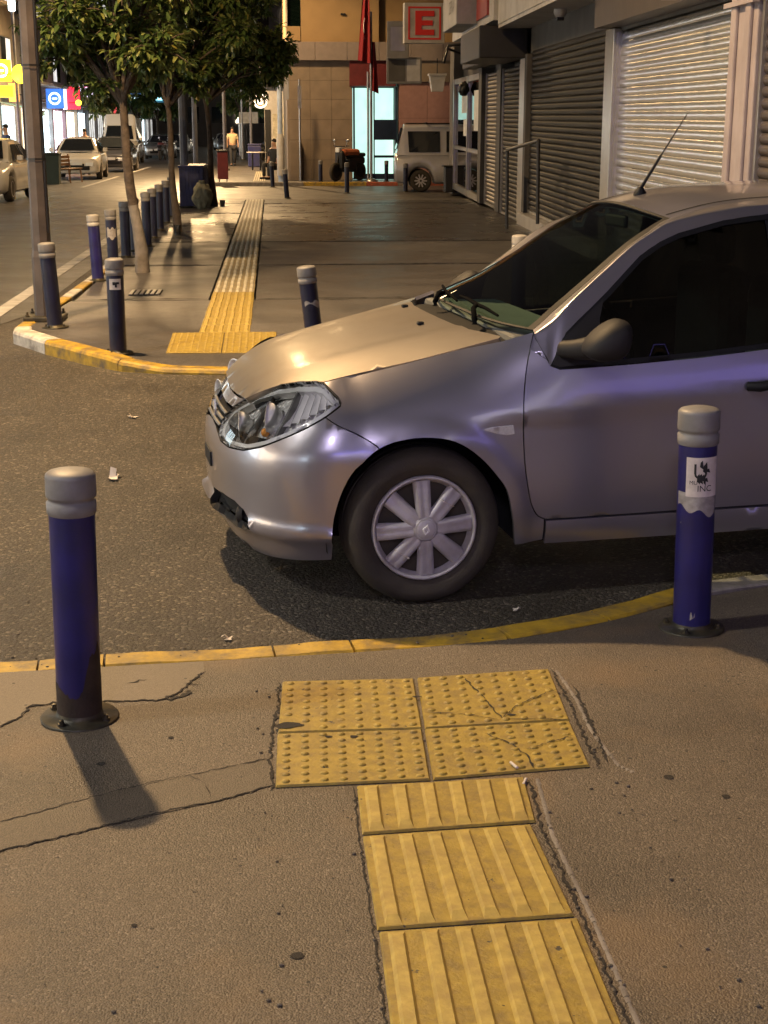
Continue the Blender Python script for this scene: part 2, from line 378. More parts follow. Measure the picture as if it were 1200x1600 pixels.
def kerb_stone(parent, line, w, zt, zb, mat, name='kerb_stone', gap=.004, rnd=.02, zf=None, side=-1):
    """a stone following a polyline (outer edge), width w to one side; zf(x,y) gives the top"""
    pts = [Vector((p[0], p[1], 0)) for p in line]; m = MB(); sec = []
    L = sum((pts[i+1]-pts[i]).length for i in range(len(pts)-1)); 
    d0 = (pts[1]-pts[0]).normalized(); d1 = (pts[-1]-pts[-2]).normalized(); pts[0] = pts[0]+d0*gap; pts[-1] = pts[-1]-d1*gap
    for i, p in enumerate(pts):
        d = (pts[min(i+1, len(pts)-1)]-pts[max(0, i-1)]).normalized(); nrm = Vector((-d.y, d.x, 0))*side
        z = zt if zf is None else zf(p.x, p.y)
        j = .004*noise.noise(Vector((p.x*7, p.y*7, 1.3)))
        sec.append([p+Vector((0, 0, zb)), p+Vector((0, 0, z-rnd+j)), p+nrm*rnd*.35+Vector((0, 0, z-rnd*.35+j)), p+nrm*rnd+Vector((0, 0, z+j)), p+nrm*(w-.01)+Vector((0, 0, z+j*.5)), p+nrm*w+Vector((0, 0, z-.008)), p+nrm*w+Vector((0, 0, zb))])
    k = len(sec[0]); vs = [v for s in sec for v in s]; fs = []
    for i in range(len(sec)-1):
        for j in range(k-1): fs.append((i*k+j, i*k+j+1, (i+1)*k+j+1, (i+1)*k+j))
    fs += [tuple(range(k))[::-1], tuple((len(sec)-1)*k+j for j in range(k))]
    if side > 0: fs = [f[::-1] for f in fs]
    m.add(vs, fs)
    return m.build(name, mat, parent)
kerb = tag(thing('kerb', None, None), kind='structure')
js = [-2.0, -1.42, -.79, -.579, -.03, .23, .74, 1.10, 1.468, 1.93, 2.6, 3.4, 5.0, 7.9]
for a, b in zip(js, js[1:]):
    n = max(3, int((b-a)/.06)); line = [(a+(b-a)*i/n, kn(a+(b-a)*i/n)) for i in range(n+1)]
    kerb_stone(kerb, line, KW, 0, -.02, MAT['kerb_y'] if b < 1.5 else MAT['kerb_c'], zf=lambda x, y: .034+.004*math.sin(x*9))
# left edge of the near pavement
for i in range(8):
    y1 = 4.35-i*1.0; kerb_stone(kerb, [(-2.0, y1), (-2.0, y1-.5), (-2.0, y1-1)], .12, 0, -.02, MAT['kerb_c'], zf=lambda x, y: zpav(y)+.004, side=1)

def ribbon(parent, pts, w, zf, mat, name='crack', jag=.5, step=.013, lift=.003, seed=1):
    rnd = random.Random(seed); P = resample(pts, step, False); vs = []; fs = []
    for i, p in enumerate(P):
        a = P[max(0, i-1)]; b = P[min(len(P)-1, i+1)]; dx, dy = b[0]-a[0], b[1]-a[1]; L = math.hypot(dx, dy) or 1; nx, ny = -dy/L, dx/L
        e = min(1, min(i, len(P)-1-i)/3+.12); ww = .75*w*e*(.45+.75*abs(noise.noise(Vector((p[0]*23, p[1]*23, seed))))*2); off = (rnd.random()-.5)*w*2*jag*2
        for s in (-1, 1):
            x = p[0]+nx*(ww*s*(.7+.6*rnd.random())+off); y = p[1]+ny*(ww*s*(.7+.6*rnd.random())+off); vs.append((x, y, zf(x, y)+lift))
    for i in range(len(P)-1): fs.append((2*i, 2*i+2, 2*i+3, 2*i+1))
    m = MB().add(vs, fs); 
    # keep every face looking up
    for k, f in enumerate(m.f):
        a, b, c = [Vector(m.v[i]) for i in f[:3]]
        if (b-a).cross(c-a).z < 0: m.f[k] = f[::-1]
    return m.build(name, mat, parent)
zp = lambda x, y: zpav(y)
for i, (c, w) in enumerate([
    ([(-1.9, 2.9), (-.693, 3.272), (-.608, 3.32), (-.476, 3.403), (-.353, 3.473), (-.19, 3.542), (-.03, 3.615)], .0035),
    ([(-1.6, 2.75), (-.9, 3.0), (-.554, 3.167), (-.426, 3.233), (-.291, 3.301), (-.151, 3.358), (-.03, 3.434)], .0045),
    ([(-1.7, 3.6), (-.808, 3.911), (-.757, 3.982), (-.751, 4.06), (-.671, 4.09), (-.499, 4.087), (-.365, 4.082), (-.321, 4.133), (-.278, 4.243), (-.243, 4.329)], .007),
    ([(-.36, 4.085), (-.30, 4.10), (-.27, 4.16)], .016), ([(-.48, 4.24), (-.42, 4.27)], .008), ([(-.30, 4.23), (-.24, 4.20)], .007),
    ([(-.204, 3.461), (-.257, 3.526)], .002), ([(-.204, 3.461), (-.183, 3.368)], .002),
    ([(-.03, 3.40), (-.035, 3.6), (-.028, 3.8), (-.01, 4.0), (-.008, 4.21)], .006),
    ([(.86, 4.26), (.86, 4.1), (.855, 3.9), (.845, 3.7), (.84, 3.47)], .006), ([(.9, 4.1), (.885, 3.8), (.87, 3.5)], .006),
    ([(.182, 3.41), (.178, 3.12), (.182, 2.67), (.18, 2.3)], .004), ([(.642, 3.42), (.62, 3.15), (.628, 2.7), (.632, 2.25)], .005),
    ([(2.2, 4.4), (2.6, 4.2), (3.2, 4.3)], .004)]):
    ribbon(pavement, c, w, zp, MAT['crack'], seed=i+3)
# cement make-up strip along the kerb and an old trench fill between the long cracks
MAT['cement'] = ground_mat('smooth_cement', [(0, (.19, .155, .112)), (1, (.25, .205, .15))], 260, .34, .25, .003, .66, pit=.10, grain_amt=.3)
MAT['trench'] = ground_mat('old_trench_fill', [(0, (.135, .108, .078)), (1, (.19, .152, .11))], 230, .45, .4, .004, .62, pit=.2, grain_amt=.5)
for nm, P_l, mt in (('cement_strip', [(-1.95, 4.25), (-1.42, 4.31), (-.92, 4.37), (-.58, 4.40), (-.25, 4.43), (-.243, 4.329), (-.278, 4.243), (-.321, 4.133), (-.365, 4.082), (-.499, 4.087), (-.671, 4.09), (-.751, 4.06), (-.757, 3.982), (-.808, 3.911), (-1.7, 3.6)], 'cement'),
                    ('trench_fill', [(-1.9, 2.9), (-.693, 3.272), (-.476, 3.403), (-.19, 3.542), (-.03, 3.615), (-.03, 3.434), (-.151, 3.358), (-.426, 3.233), (-.554, 3.167), (-.9, 3.0), (-1.6, 2.75)], 'trench')):
    V, F = fill(P_l, .12, bstep=.12); g = MB(); g.add([(x, y, zpav(y)+.0018) for x, y in V], F, smooth=True); g.build(nm, MAT[mt], pavement)
# raised mortar lip beside the tactile pad and the guide strip
for i, c in enumerate([[(.875, 4.25), (.885, 4.0), (.875, 3.75), (.895, 3.5), (.93, 3.44)], [(.662, 3.42), (.64, 3.1), (.65, 2.7), (.65, 2.3)]]):
    g = MB(); P = resample(c, .02, False)
    for k in range(len(P)-1):
        r = .009+.006*noise.noise(Vector((k*.7, i, 0)))
        z = zpav(P[k][1]); x, y = P[k]; h = .003+.003*noise.noise(Vector((k*.5, i+9, 0)))
        x2, y2 = P[k+1]; z2 = zpav(y2)
        g.add([(x-r, y, z-.002), (x, y, z+h), (x+r, y, z-.002), (x-r, y2, z2-.002), (x, y2, z2+h), (x+r, y2, z2-.002)], [(0, 1, 4, 3), (1, 2, 5, 4)], smooth=True)
    g.build('mortar_edge', MAT['kerb_c'], pavement)

# ------------------------------------------------------------------ tactile paving
def dome(mb, x, y, z, r, h, n=10):
    mb.lathe([(r, z), (r*.8, z+h*.62), (r*.42, z+h*.93), (0.0005, z+h)], n, T=Tr(x, y, 0), cap=False)
def blister_mesh(name, nx=8, ny=8, s=.42, mat=None, miss=()):
    m = MB(); e = .004
    m.add([(0, 0, 0), (s, 0, 0), (s, s, 0), (0, s, 0), (e, e, .006), (s-e, e, .006), (s-e, s-e, .006), (e, s-e, .006)],
          [(4, 5, 6, 7), (0, 1, 5, 4), (1, 2, 6, 5), (2, 3, 7, 6), (3, 0, 4, 7)])
    for i in range(nx):
        for j in range(ny):
            if (i, j) in miss: continue
            k = 1.0-.45*max(0, noise.noise(Vector((i*.8, j*.8, len(miss)+3.1))))*1.4
            dome(m, s*(i+.5)/nx, s*(j+.5)/ny, .0055, .0135, .0062*k)
    return m.mesh(name, mat or MAT['tile_y'])
def guide_mesh(name, s=.42, L=.42, n=6, mat=None):
    m = MB(); e = .004
    m.add([(0, 0, 0), (s, 0, 0), (s, L, 0), (0, L, 0), (e, e, .006), (s-e, e, .006), (s-e, L-e, .006), (e, L-e, .006)],
          [(4, 5, 6, 7), (0, 1, 5, 4), (1, 2, 6, 5), (2, 3, 7, 6), (3, 0, 4, 7)])
    for i in range(n):
        cx = s*(i+.5)/n; w = .0185; t = .0115; h = .0095; z = .0055; y0, y1 = .006, L-.006
        m.add([(cx-w, y0, z), (cx+w, y0, z), (cx+w, y1, z), (cx-w, y1, z), (cx-t, y0+.030, z+h), (cx+t, y0+.030, z+h), (cx+t, y1-.030, z+h), (cx-t, y1-.030, z+h)],
              [(4, 5, 6, 7), (0, 1, 5, 4), (1, 2, 6, 5), (2, 3, 7, 6), (3, 0, 4, 7)], 1)
    return m.mesh(name, mat or [MAT['tile_y'], MAT['tile_ridge_lit']])
def bilinear_tile(me, s, L, q, zf, lift=.002):
    """reshape a square tile mesh onto the quad q (bl,br,tr,tl) lying on the pavement"""
    me = me.copy()
    for v in me.vertices:
        a = v.co.x/s; b = v.co.y/L
        x = (1-a)*(1-b)*q[0][0]+a*(1-b)*q[1][0]+a*b*q[2][0]+(1-a)*b*q[3][0]
        y = (1-a)*(1-b)*q[0][1]+a*(1-b)*q[1][1]+a*b*q[2][1]+(1-a)*b*q[3][1]
        v.co = (x, y, zf(x, y)+lift+v.co.z)
    me.update(); return me
tactile = tag(thing('tactile_paving', None, None), kind='structure')
bl = blister_mesh('blister_tile'); bl_c = blister_mesh('blister_tile_chipped', miss=((0, 0), (0, 1), (1, 0)))
gm = guide_mesh('guide_tile')
Q = [(bl_c, [(-.012, 3.785), (.397, 3.785), (.412, 4.198), (.003, 4.203)]), (bl, [(.405, 3.785), (.828, 3.815), (.85, 4.252), (.424, 4.203)]),
     (bl, [(-.02, 3.418), (.382, 3.43), (.395, 3.774), (-.014, 3.774)]), (bl, [(.39, 3.432), (.815, 3.485), (.826, 3.805), (.403, 3.776)])]
for me, q in Q: link('tile', bilinear_tile(me, .42, .42, q, zp), tactile)
g1 = guide_mesh('guide_tile_short', L=.27)
for me, L, q in [(g1, .27, [(.186, 3.128), (.612, 3.162), (.628, 3.424), (.189, 3.404)]), (gm, .42, [(.19, 2.680), (.612, 2.705), (.597, 3.146), (.186, 3.114)]),
                 (gm, .42, [(.189, 2.245), (.618, 2.265), (.617, 2.692), (.193, 2.668)]), (gm, .42, [(.186, 1.81), (.62, 1.83), (.62, 2.255), (.189, 2.235)]), (gm, .42, [(.183, 1.38), (.62, 1.40), (.62, 1.82), (.186, 1.80)])]:
    link('tile', bilinear_tile(me, .42, L, q, zp), tactile)
zt = lambda x, y: zpav(y)+.0085
for i, c in enumerate([[(.569, 4.185), (.609, 3.975), (.634, 3.828), (.688, 3.926), (.8, 4.03), (.845, 4.06)], [(.634, 3.828), (.772, 3.817), (.826, 3.80)], [(.405, 3.899), (.52, 3.878), (.633, 3.819)], [(.564, 3.727), (.631, 3.638), (.657, 3.559), (.663, 3.46)], [(.664, 3.603), (.759, 3.655), (.82, 3.69)]]):
    ribbon(tactile, c, .0034, zt, MAT['crack'], seed=40+i, lift=.0025, jag=.5)
m = MB()
for cx, cy, r in ((.02, 3.83, .055), (.405, 4.03, .018), (.13, 3.735, .016), (.20, 3.73, .02), (.665, 3.86, .02)):
    n = 14; P = [(cx+r*(.7+.5*noise.noise(Vector((cx*9+math.cos(a*2*math.pi/n), math.sin(a*2*math.pi/n), cy))))*math.cos(a*2*math.pi/n), cy+.55*r*(.7+.5*noise.noise(Vector((math.cos(a*2*math.pi/n), cy, 2))))*math.sin(a*2*math.pi/n)) for a in range(n)]
    m.add([(x, y, zt(x, y)+.0012) for x, y in P], [tuple(range(n))])
m.build('worn_patch', MAT['crack'], tactile)

# ------------------------------------------------------------------ far pavement: corner slab with ramp, then slabs with joints
def zfar(x, y):
    t = max(0, min(1, (11.95-y)/1.5)); k = max(0, min(1, (x+1.55)/.9))
    return .10-.072*t*k*k*(3-2*k)
CK = [(-2.10, 35.4), (-2.09, 16.7), (-2.13, 14.5), (-2.19, 12.35), (-2.17, 12.05), (-1.773, 11.379), (-1.42, 10.86), (-1.115, 10.52), (-.8, 10.38), (-.369, 10.32), (1.5, 10.24), (4.6, 10.2)]
far_pavement = tag(thing('far_pavement', None, None), kind='structure')
g = MB().add([(-2.0, 12.1, .062), (-1.0, 10.6, .02), (4.6, 10.3, .018), (4.6, 12, .06), (6.2, 35.3, .062), (-2.0, 35.3, .062)], [(0, 1, 2, 3, 4, 5)])
g.build('joint_bed', MAT['joint'], far_pavement)
corner = [(-1.97, 14.2), (-2.06, 12.4), (-2.04, 12.15), (-1.66, 11.45), (-1.32, 10.96), (-1.05, 10.66), (-.75, 10.52), (-.36, 10.46), (1.5, 10.38), (4.05, 10.34), (4.12, 14.25)]
V, F = fill(corner, .18, bstep=.2); g = MB(); g.add([(x, y, zfar(x, y)) for x, y in V], F, smooth=True)
g.build('slab', MAT['pave_far'], far_pavement)
js = [14.26, 18.0, 21.8, 25.7, 29.6, 33.45, 35.3]
for i, (a, b) in enumerate(zip(js, js[1:])):
    xr = lambda y: 4.42+.03*(y-24)-.04
    for k, (x0, x1) in enumerate(((-1.95, -.630), (-.188, None))):
        m = MB(); g0, g1 = (.006, .006); dz = .004*((i*7+k*3) % 3-1)
        xa, xb = (x1, x1) if x1 is not None else (xr(a), xr(b)); z = .10+dz
        m.add([(x0, a+g0, .05), (xa, a+g0, .05), (xb, b-g1, .05), (x0, b-g1, .05), (x0+.012, a+g0+.006, z), (xa-.012, a+g0+.006, z), (xb-.012, b-g1-.006, z), (x0+.012, b-g1-.006, z)],
              [(4, 5, 6, 7), (0, 1, 5, 4), (1, 2, 6, 5), (2, 3, 7, 6), (3, 0, 4, 7)])
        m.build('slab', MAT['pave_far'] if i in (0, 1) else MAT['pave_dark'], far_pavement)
for i, yj in enumerate(js[:-1]):
    for k, (x0, x1) in enumerate(((-1.93, -.645), (-.17, 4.42+.03*(yj-24)-.08))):
        ribbon(far_pavement, [(x0, yj-.03), ((x0+x1)/2, yj+.02), (x1, yj)], .035+.008*yj/14, lambda x, y: .105, MAT['joint'], name='joint_filler', seed=70+i*2+k, step=.06, jag=.12)
fk = tag(thing('far_kerb', None, None), kind='structure')
def walk(line, d0, d1, n=6):
    L = [0]
    for p, q in zip(line, line[1:]): L.append(L[-1]+math.hypot(q[0]-p[0], q[1]-p[1]))
    def pt(d):
        for i in range(len(L)-1):
            if d <= L[i+1]: t = (d-L[i])/(L[i+1]-L[i]); return (line[i][0]+(line[i+1][0]-line[i][0])*t, line[i][1]+(line[i+1][1]-line[i][1])*t)
        return line[-1]
    ds = sorted(set([d0+(d1-d0)*i/n for i in range(n+1)]+[x for x in L if d0 < x < d1]))
    return [pt(d) for d in ds], L[-1]
back = CK[::-1]; back = [p for p in back if p[0] <= -2.08]           # from the corner going away
back = [(-2.19, 12.30), (-2.13, 14.5), (-2.09, 16.7), (-2.10, 35.4)]
_, LL = walk(back, 0, 1); d = 0; i = 0
while d < 22.5:
    ln, _ = walk(back, d, d+.74); kerb_stone(fk, ln, .13, 0, -.02, MAT['kerb_y'] if i % 2 == 0 else MAT['kerb_w'], zf=lambda x, y: .108, rnd=.03); d += .75; i += 1
front = [(-2.18, 12.26), (-2.15, 12.04), (-1.773, 11.379), (-1.42, 10.86), (-1.115, 10.52), (-.8, 10.385), (-.369, 10.32), (1.5, 10.24), (4.6, 10.2)]
_, LL = walk(front, 0, 1); cuts = [0, .92, 2.02, 2.9, 3.9, 4.9, 5.9, LL-.01]
for i, (a, b) in enumerate(zip(cuts, cuts[1:])):
    ln, _ = walk(front, a, b, 8)
    kerb_stone(fk, ln, .15, 0, -.02, MAT['kerb_w'] if i == 0 else MAT['kerb_y'], zf=lambda x, y: zfar(x, y)+.012, rnd=.03, side=1)
for i in range(8):
    x0 = -1.9+i*1.0; kerb_stone(fk, [(x0, 35.36), (x0+.5, 35.36), (x0+1, 35.36)], .15, .106, -.02, MAT['kerb_c'], rnd=.02, side=-1)
# far tactile strip and pad
ftac = tag(thing('far_tactile_paving', None, None), kind='structure')
gmf = guide_mesh('guide_tile_far', mat=[MAT['tile_d'], MAT['tile_g']], n=6)
y = 11.86; i = 0
while y < 35.0:
    link('tile', gmf if y > 14.5 else gm, ftac, (-.62+.002*(i % 3), y, zfar(-.4, y)+.002)); y += .425; i += 1
blf = blister_mesh('blister_tile_far')
for i in range(2):
    for j in range(2):
        x0, y0 = -.83+i*.425, 11.0+j*.425
        link('tile', bilinear_tile(blf, .42, .42, [(x0, y0), (x0+.42, y0), (x0+.42, y0+.42), (x0, y0+.42)], zfar), ftac)

# pavement beyond the cross street (right) and the pavement across the road (left)
bp = tag(MB().box(-2.1, 46.95, .0, 30, 130, .10).build('pavement_beyond', MAT['pave_far']), kind='structure')
kb = tag(thing('kerb_beyond', None, None), kind='structure')
for i, mname in enumerate(['kerb_c', 'kerb_c', 'kerb_c', 'kerb_y', 'kerb_y', 'kerb_r', 'kerb_c', 'kerb_r', 'kerb_c', 'kerb_r', 'kerb_y', 'kerb_r']):
    x0 = -2.0+i*1.0; kerb_stone(kb, [(x0, 46.8), (x0+.5, 46.8), (x0+1, 46.8)], .15, .125, -.02, MAT[mname], side=1)
gmb = MB()
for k in range(26): link('tile', gmf, ftac, (-.62, 48.2+k*.425, .102))
lp = tag(MB().box(-30, 8, .0, -8.8, 300, .12).build('pavement_across', MAT['pave_far']), kind='structure')
# ------------------------------------------------------------------ the parked car: surface functions (u back from the front axle, y across, z up)
def interp(x, T):
    n = len(T)
    if x <= T[0][0]: return T[0][1]
    if x >= T[-1][0]: return T[-1][1]
    for i in range(n-1):
        if x <= T[i+1][0]: break
    x0, y0 = T[i]; x1, y1 = T[i+1]; h = x1-x0; t = (x-x0)/h; d = (y1-y0)/h
    sl = lambda a, b: (T[b][1]-T[a][1])/(T[b][0]-T[a][0])
    m0 = d if i == 0 else (0 if sl(i-1, i)*d <= 0 else 2*sl(i-1, i)*d/(sl(i-1, i)+d))
    m1 = d if i == n-2 else (0 if sl(i+1, i+2)*d <= 0 else 2*sl(i+1, i+2)*d/(sl(i+1, i+2)+d))
    t2 = t*t; t3 = t2*t
    return (2*t3-3*t2+1)*y0+(t3-2*t2+t)*h*m0+(-2*t3+3*t2)*y1+(t3-t2)*h*m1
UF = [(.12, -.62), (.15, -.655), (.18, -.678), (.22, -.693), (.26, -.70), (.36, -.70), (.45, -.702), (.5, -.70), (.55, -.69), (.6, -.667), (.65, -.632), (.7, -.59), (.75, -.54), (.8, -.48), (.85, -.41), (.9, -.33), (.98, -.2)]
BF = [(.12, .74), (.16, .765), (.20, .785), (.26, .80), (.30, .812), (.45, .824), (.62, .832), (.70, .833)]
BC = [(.70, .833), (.8, .82), (.9, .80), (.95, .78), (1.0, .757), (1.2, .662), (1.36, .588), (1.44, .535), (1.5, .45)]
CRY = [(-.8, .50), (-.55, .54), (-.34, .60), (0, .65), (.44, .685), (.8, .70)]
CRZ = [(-.8, .60), (-.6, .70), (-.45, .775), (-.34, .81), (0, .886), (.44, .990), (.8, 1.06)]
UC, S0, UCR = -.24, .9, 2.95
UR = [(.14, 3.30), (.25, 3.36), (.45, 3.40), (.6, 3.40), (.75, 3.37), (.9, 3.32), (1.0, 3.27), (1.1, 3.2)]
SEND = S0+(UCR-UC)
def sst(a, b, x):
    t = max(0, min(1, (x-a)/(b-a))); return t*t*(3-2*t)
def Bw(u, z):
    if z <= .56: b = interp(z, BF)
    else:
        bc = interp(z, BC) if z > .70 else interp(z, BF); k = sst(.15, .62, u); b = bc
        if k < 1:
            ye = interp(u, CRY); ze = interp(u, CRZ); t = max(0, (z-.56)/max(.02, ze-.56))
            b = (interp(min(z, .70), BF)-(.833-ye)*min(1.4, t)**2.5)*(1-k)+bc*k
    # pressed shoulder line that rises along the doors, arch flares
    if u > .05:
        zc = .683+.078*max(0, (u-.17))/1.15; d = z-zc; k = sst(.05, .3, u)*(1-sst(2.6, 3.0, u))
        b -= .010*k*sst(0, -.035, d)*(1-sst(-.1, -.30, d)*.7)
    for uc in (0.0, 2.47):
        r = math.hypot(u-uc, z-.285); b += .012*(1-sst(.365, .425, r))
    # ledge of the sill
    if .36 < u < 2.1: b += .010*(1-sst(.262, .285, z))
    if u < .1: b *= 1-.045*min(1, (.1-u)/.5)**2
    if u > 2.2: b *= 1-.05*min(1, (u-2.2)/.9)**2
    return b
def ring(s, z):
    lip = (.024*(1-sst(.278, .305, z))-.040*(1-sst(.235, .262, z)))
    if s < S0:
        ph = s/S0*math.pi/2; uf = interp(z, UF)-lip
        k = 1-sst(.8, .9, s)
        return (UC-(UC-uf)*math.cos(ph)**.78, -(Bw(UC, z)+lip*.8)*math.sin(ph)**.78)
    if s <= SEND:
        u = UC+(s-S0); k = 1-sst(-.24, -.1, u); return (u, -(Bw(u, z)+lip*.8*k))
    ph = min(1, (s-SEND)/S0)*math.pi/2; ur = interp(z, UR)
    return (UCR+(ur-UCR)*math.sin(ph)**.78, -Bw(UCR, z)*max(0, math.cos(ph))**.78)
def R3(s, z):
    if s < 0: u, y = ring(-s, z); return Vector((u, -y, z))
    u, y = ring(s, z); return Vector((u, y, z))
HC = [(-.72, .60), (-.66, .63), (-.6, .70), (-.52, .765), (-.42, .82), (-.3, .862), (-.1, .915), (.1, .955), (.3, .985), (.5, 1.0)]
def hoodz(u, y):
    yb = interp(u, CRY); e = interp(u, CRZ); a = abs(y)/yb; k = min(1.1, a); c = interp(u, HC)
    z = c-(c-e)*k**2.4
    # two long pressed creases
    return z+.006*sst(.52, .60, a)*(1-sst(.60, 1.0, a))*sst(-.55, -.2, u)
def TOP(u, y): return Vector((u, y, hoodz(u, y)))
RAIL = [((1.566, .97), (.436, -.688, .990)), ((1.600, .90), (.485, -.655, 1.016)), ((1.614, .878), (.53, -.622, 1.042)), ((1.681, .986), (.60, -.572, 1.080)), ((1.86, 1.126), (.742, -.512, 1.172)), ((2.004, 1.247), (.876, -.48, 1.270)), ((2.09, 1.295), (.968, -.46, 1.324)), ((2.169, 1.325), (1.062, -.44, 1.372)),
        ((2.359, 1.368), (1.24, -.462, 1.418)), ((2.548, 1.389), (1.45, -.475, 1.440)), ((2.9, 1.385), (1.80, -.48, 1.447)), ((3.2, 1.34), (2.10, -.48, 1.425)), ((3.5, 1.22), (2.40, -.48, 1.36)), ((3.66, 1.09), (2.60, -.51, 1.22)), ((3.68, 1.0), (2.76, -.57, 1.06))]
PIL = [u for _, u in RAIL[:8]]; ROF = [u for _, u in RAIL[7:13]]; REA = [u for _, u in RAIL[12:]]
def along(L, q):
    q = max(0, min(1, q))*(len(L)-1); i = min(int(q), len(L)-2); t = q-i
    return tuple(a+(b-a)*t for a, b in zip(L[i], L[i+1]))
def strip(L, bow0, bow1, cr0, cr1, cx=2.0, bx=2.0):
    LS = smooth_line(L, 6)
    def f(q, p):
        e = Vector(along(LS, q)); k = 1-abs(p)**cx
        return Vector((e.x-(bow0+(bow1-bow0)*q)*(1-abs(p)**bx), -e.y*p, e.z+(cr0+(cr1-cr0)*q)*k))
    return f
WS = strip(PIL, .10, .06, .004, .045, 2.0, 3.4); RF = strip(ROF, .06, -.10, .045, .05, 2.4, 3.4); RG = strip(REA, -.10, -.12, .05, .02)

MAT['paint'] = M('silver_car_paint', (.41, .395, .45), .31, metal=.80, var=.03, scale=2, bump=.0, coat=1.0)
def dusty(m):
    nt = m.node_tree.nodes; lk = m.node_tree.links; p = nt['Principled BSDF']
    tc = nt.new('ShaderNodeTexCoord'); n = nt.new('ShaderNodeTexNoise'); n.inputs['Scale'].default_value = 5; n.inputs['Detail'].default_value = 9; n.inputs['Roughness'].default_value = .7
    lk.new(tc.outputs['Object'], n.inputs['Vector'])
    r = ramp(nt, [(.30, .05), (.80, .12)]); lk.new(n.outputs['Fac'], r.inputs[0]); lk.new(r.outputs[0], p.inputs['Coat Roughness'])
    return m
dusty(MAT['paint'])
MAT['hood_paint'] = M('silver_car_paint_dusty', (.30, .268, .235), .36, metal=.70, var=.05, scale=3, bump=.0, coat=.25, rvar=.05, dirt=(.20, .17, .135), dscale=3, damt=.6)
MAT['hood_paint'].node_tree.nodes['Principled BSDF'].inputs['Coat Roughness'].default_value = .14
MAT['rubber'] = M('wiper_rubber', (.006, .006, .006), .95, bump=0, spec=.02)
MAT['trim_s'] = M('dull_silver_trim', (.16, .155, .15), .45, metal=.3, bump=0)
MAT['gap'] = M('panel_gap_black', (.004, .004, .004), .9, bump=0)
MAT['trim'] = M('grey_black_trim', (.024, .022, .021), .6, var=.1, bump=.2, bscale=300, spec=.25)
MAT['tyre'] = M('tyre_rubber', (.042, .035, .026), .75, var=.3, scale=9, bump=.3, bscale=120, dirt=(.075, .058, .035), dscale=4, damt=.6)
MAT['hubcap'] = M('wheel_cover_silver', (.52, .49, .50), .45, metal=.15, var=.12, scale=14, bump=.1, dirt=(.26, .22, .20), dscale=10, damt=.5)
MAT['rimdark'] = M('dark_steel_wheel', (.012, .011, .011), .6, metal=.3)
def facets(name, sc, st, rough):
    m, nt, lk, p = newmat(name); tc = nt.new('ShaderNodeTexCoord'); v = nt.new('ShaderNodeTexVoronoi'); v.inputs['Scale'].default_value = sc; lk.new(tc.outputs['Object'], v.inputs['Vector'])
    b = nt.new('ShaderNodeBump'); b.inputs['Strength'].default_value = st; b.inputs['Distance'].default_value = .02; lk.new(v.outputs['Distance'], b.inputs['Height']); lk.new(b.outputs[0], p.inputs['Normal'])
    p.inputs['Base Color'].default_value = (.93, .91, .88, 1); p.inputs['Metallic'].default_value = .15; p.inputs['Roughness'].default_value = rough; return m
MAT['chrome'] = facets('chrome_reflector', 48, .9, .12)
MAT['chrome_s'] = M('chrome_smooth', (.95, .93, .90), .14, metal=.12, var=.02, bump=.2, bscale=40, bdist=.004)
MAT['lens'] = glass('headlight_lens', (.96, .97, 1.0), .95, .015)
MAT['amber'] = M('amber_bulb', (.9, .35, .06), .15, var=.05, bump=0, coat=.6)
MAT['lensw'] = M('clear_indicator_lens', (.62, .60, .60), .15, var=.1, scale=60, bump=.3, bscale=90, coat=1)
MAT['wind'] = glass('windscreen_glass', (.70, .88, .80), .85, .02)
MAT['tint'] = glass('tinted_side_glass', (.34, .36, .34), .18, .02)
MAT['seat'] = M('dark_seat_cloth', (.07, .075, .075), .9, var=.3, scale=40)
MAT['dash'] = M('dashboard', (.11, .115, .11), .7, bump=.3, bscale=200)
MAT['red_lens'] = M('rear_light_red', (.35, .01, .012), .15, coat=1, bump=0)
MAT['plate'] = M('number_plate', (.65, .65, .63), .4, var=.04, bump=0)

car = thing('parked_car', 'silver grey saloon car parked across the crossing, nose to the left', 'car', (0, 0, 0))
CAR_A = R_(8.3)
car.rotation_euler = (0, 0, CAR_A)
car.location = (.534-.80*math.sin(CAR_A), 5.07+.80*math.cos(CAR_A), 0)

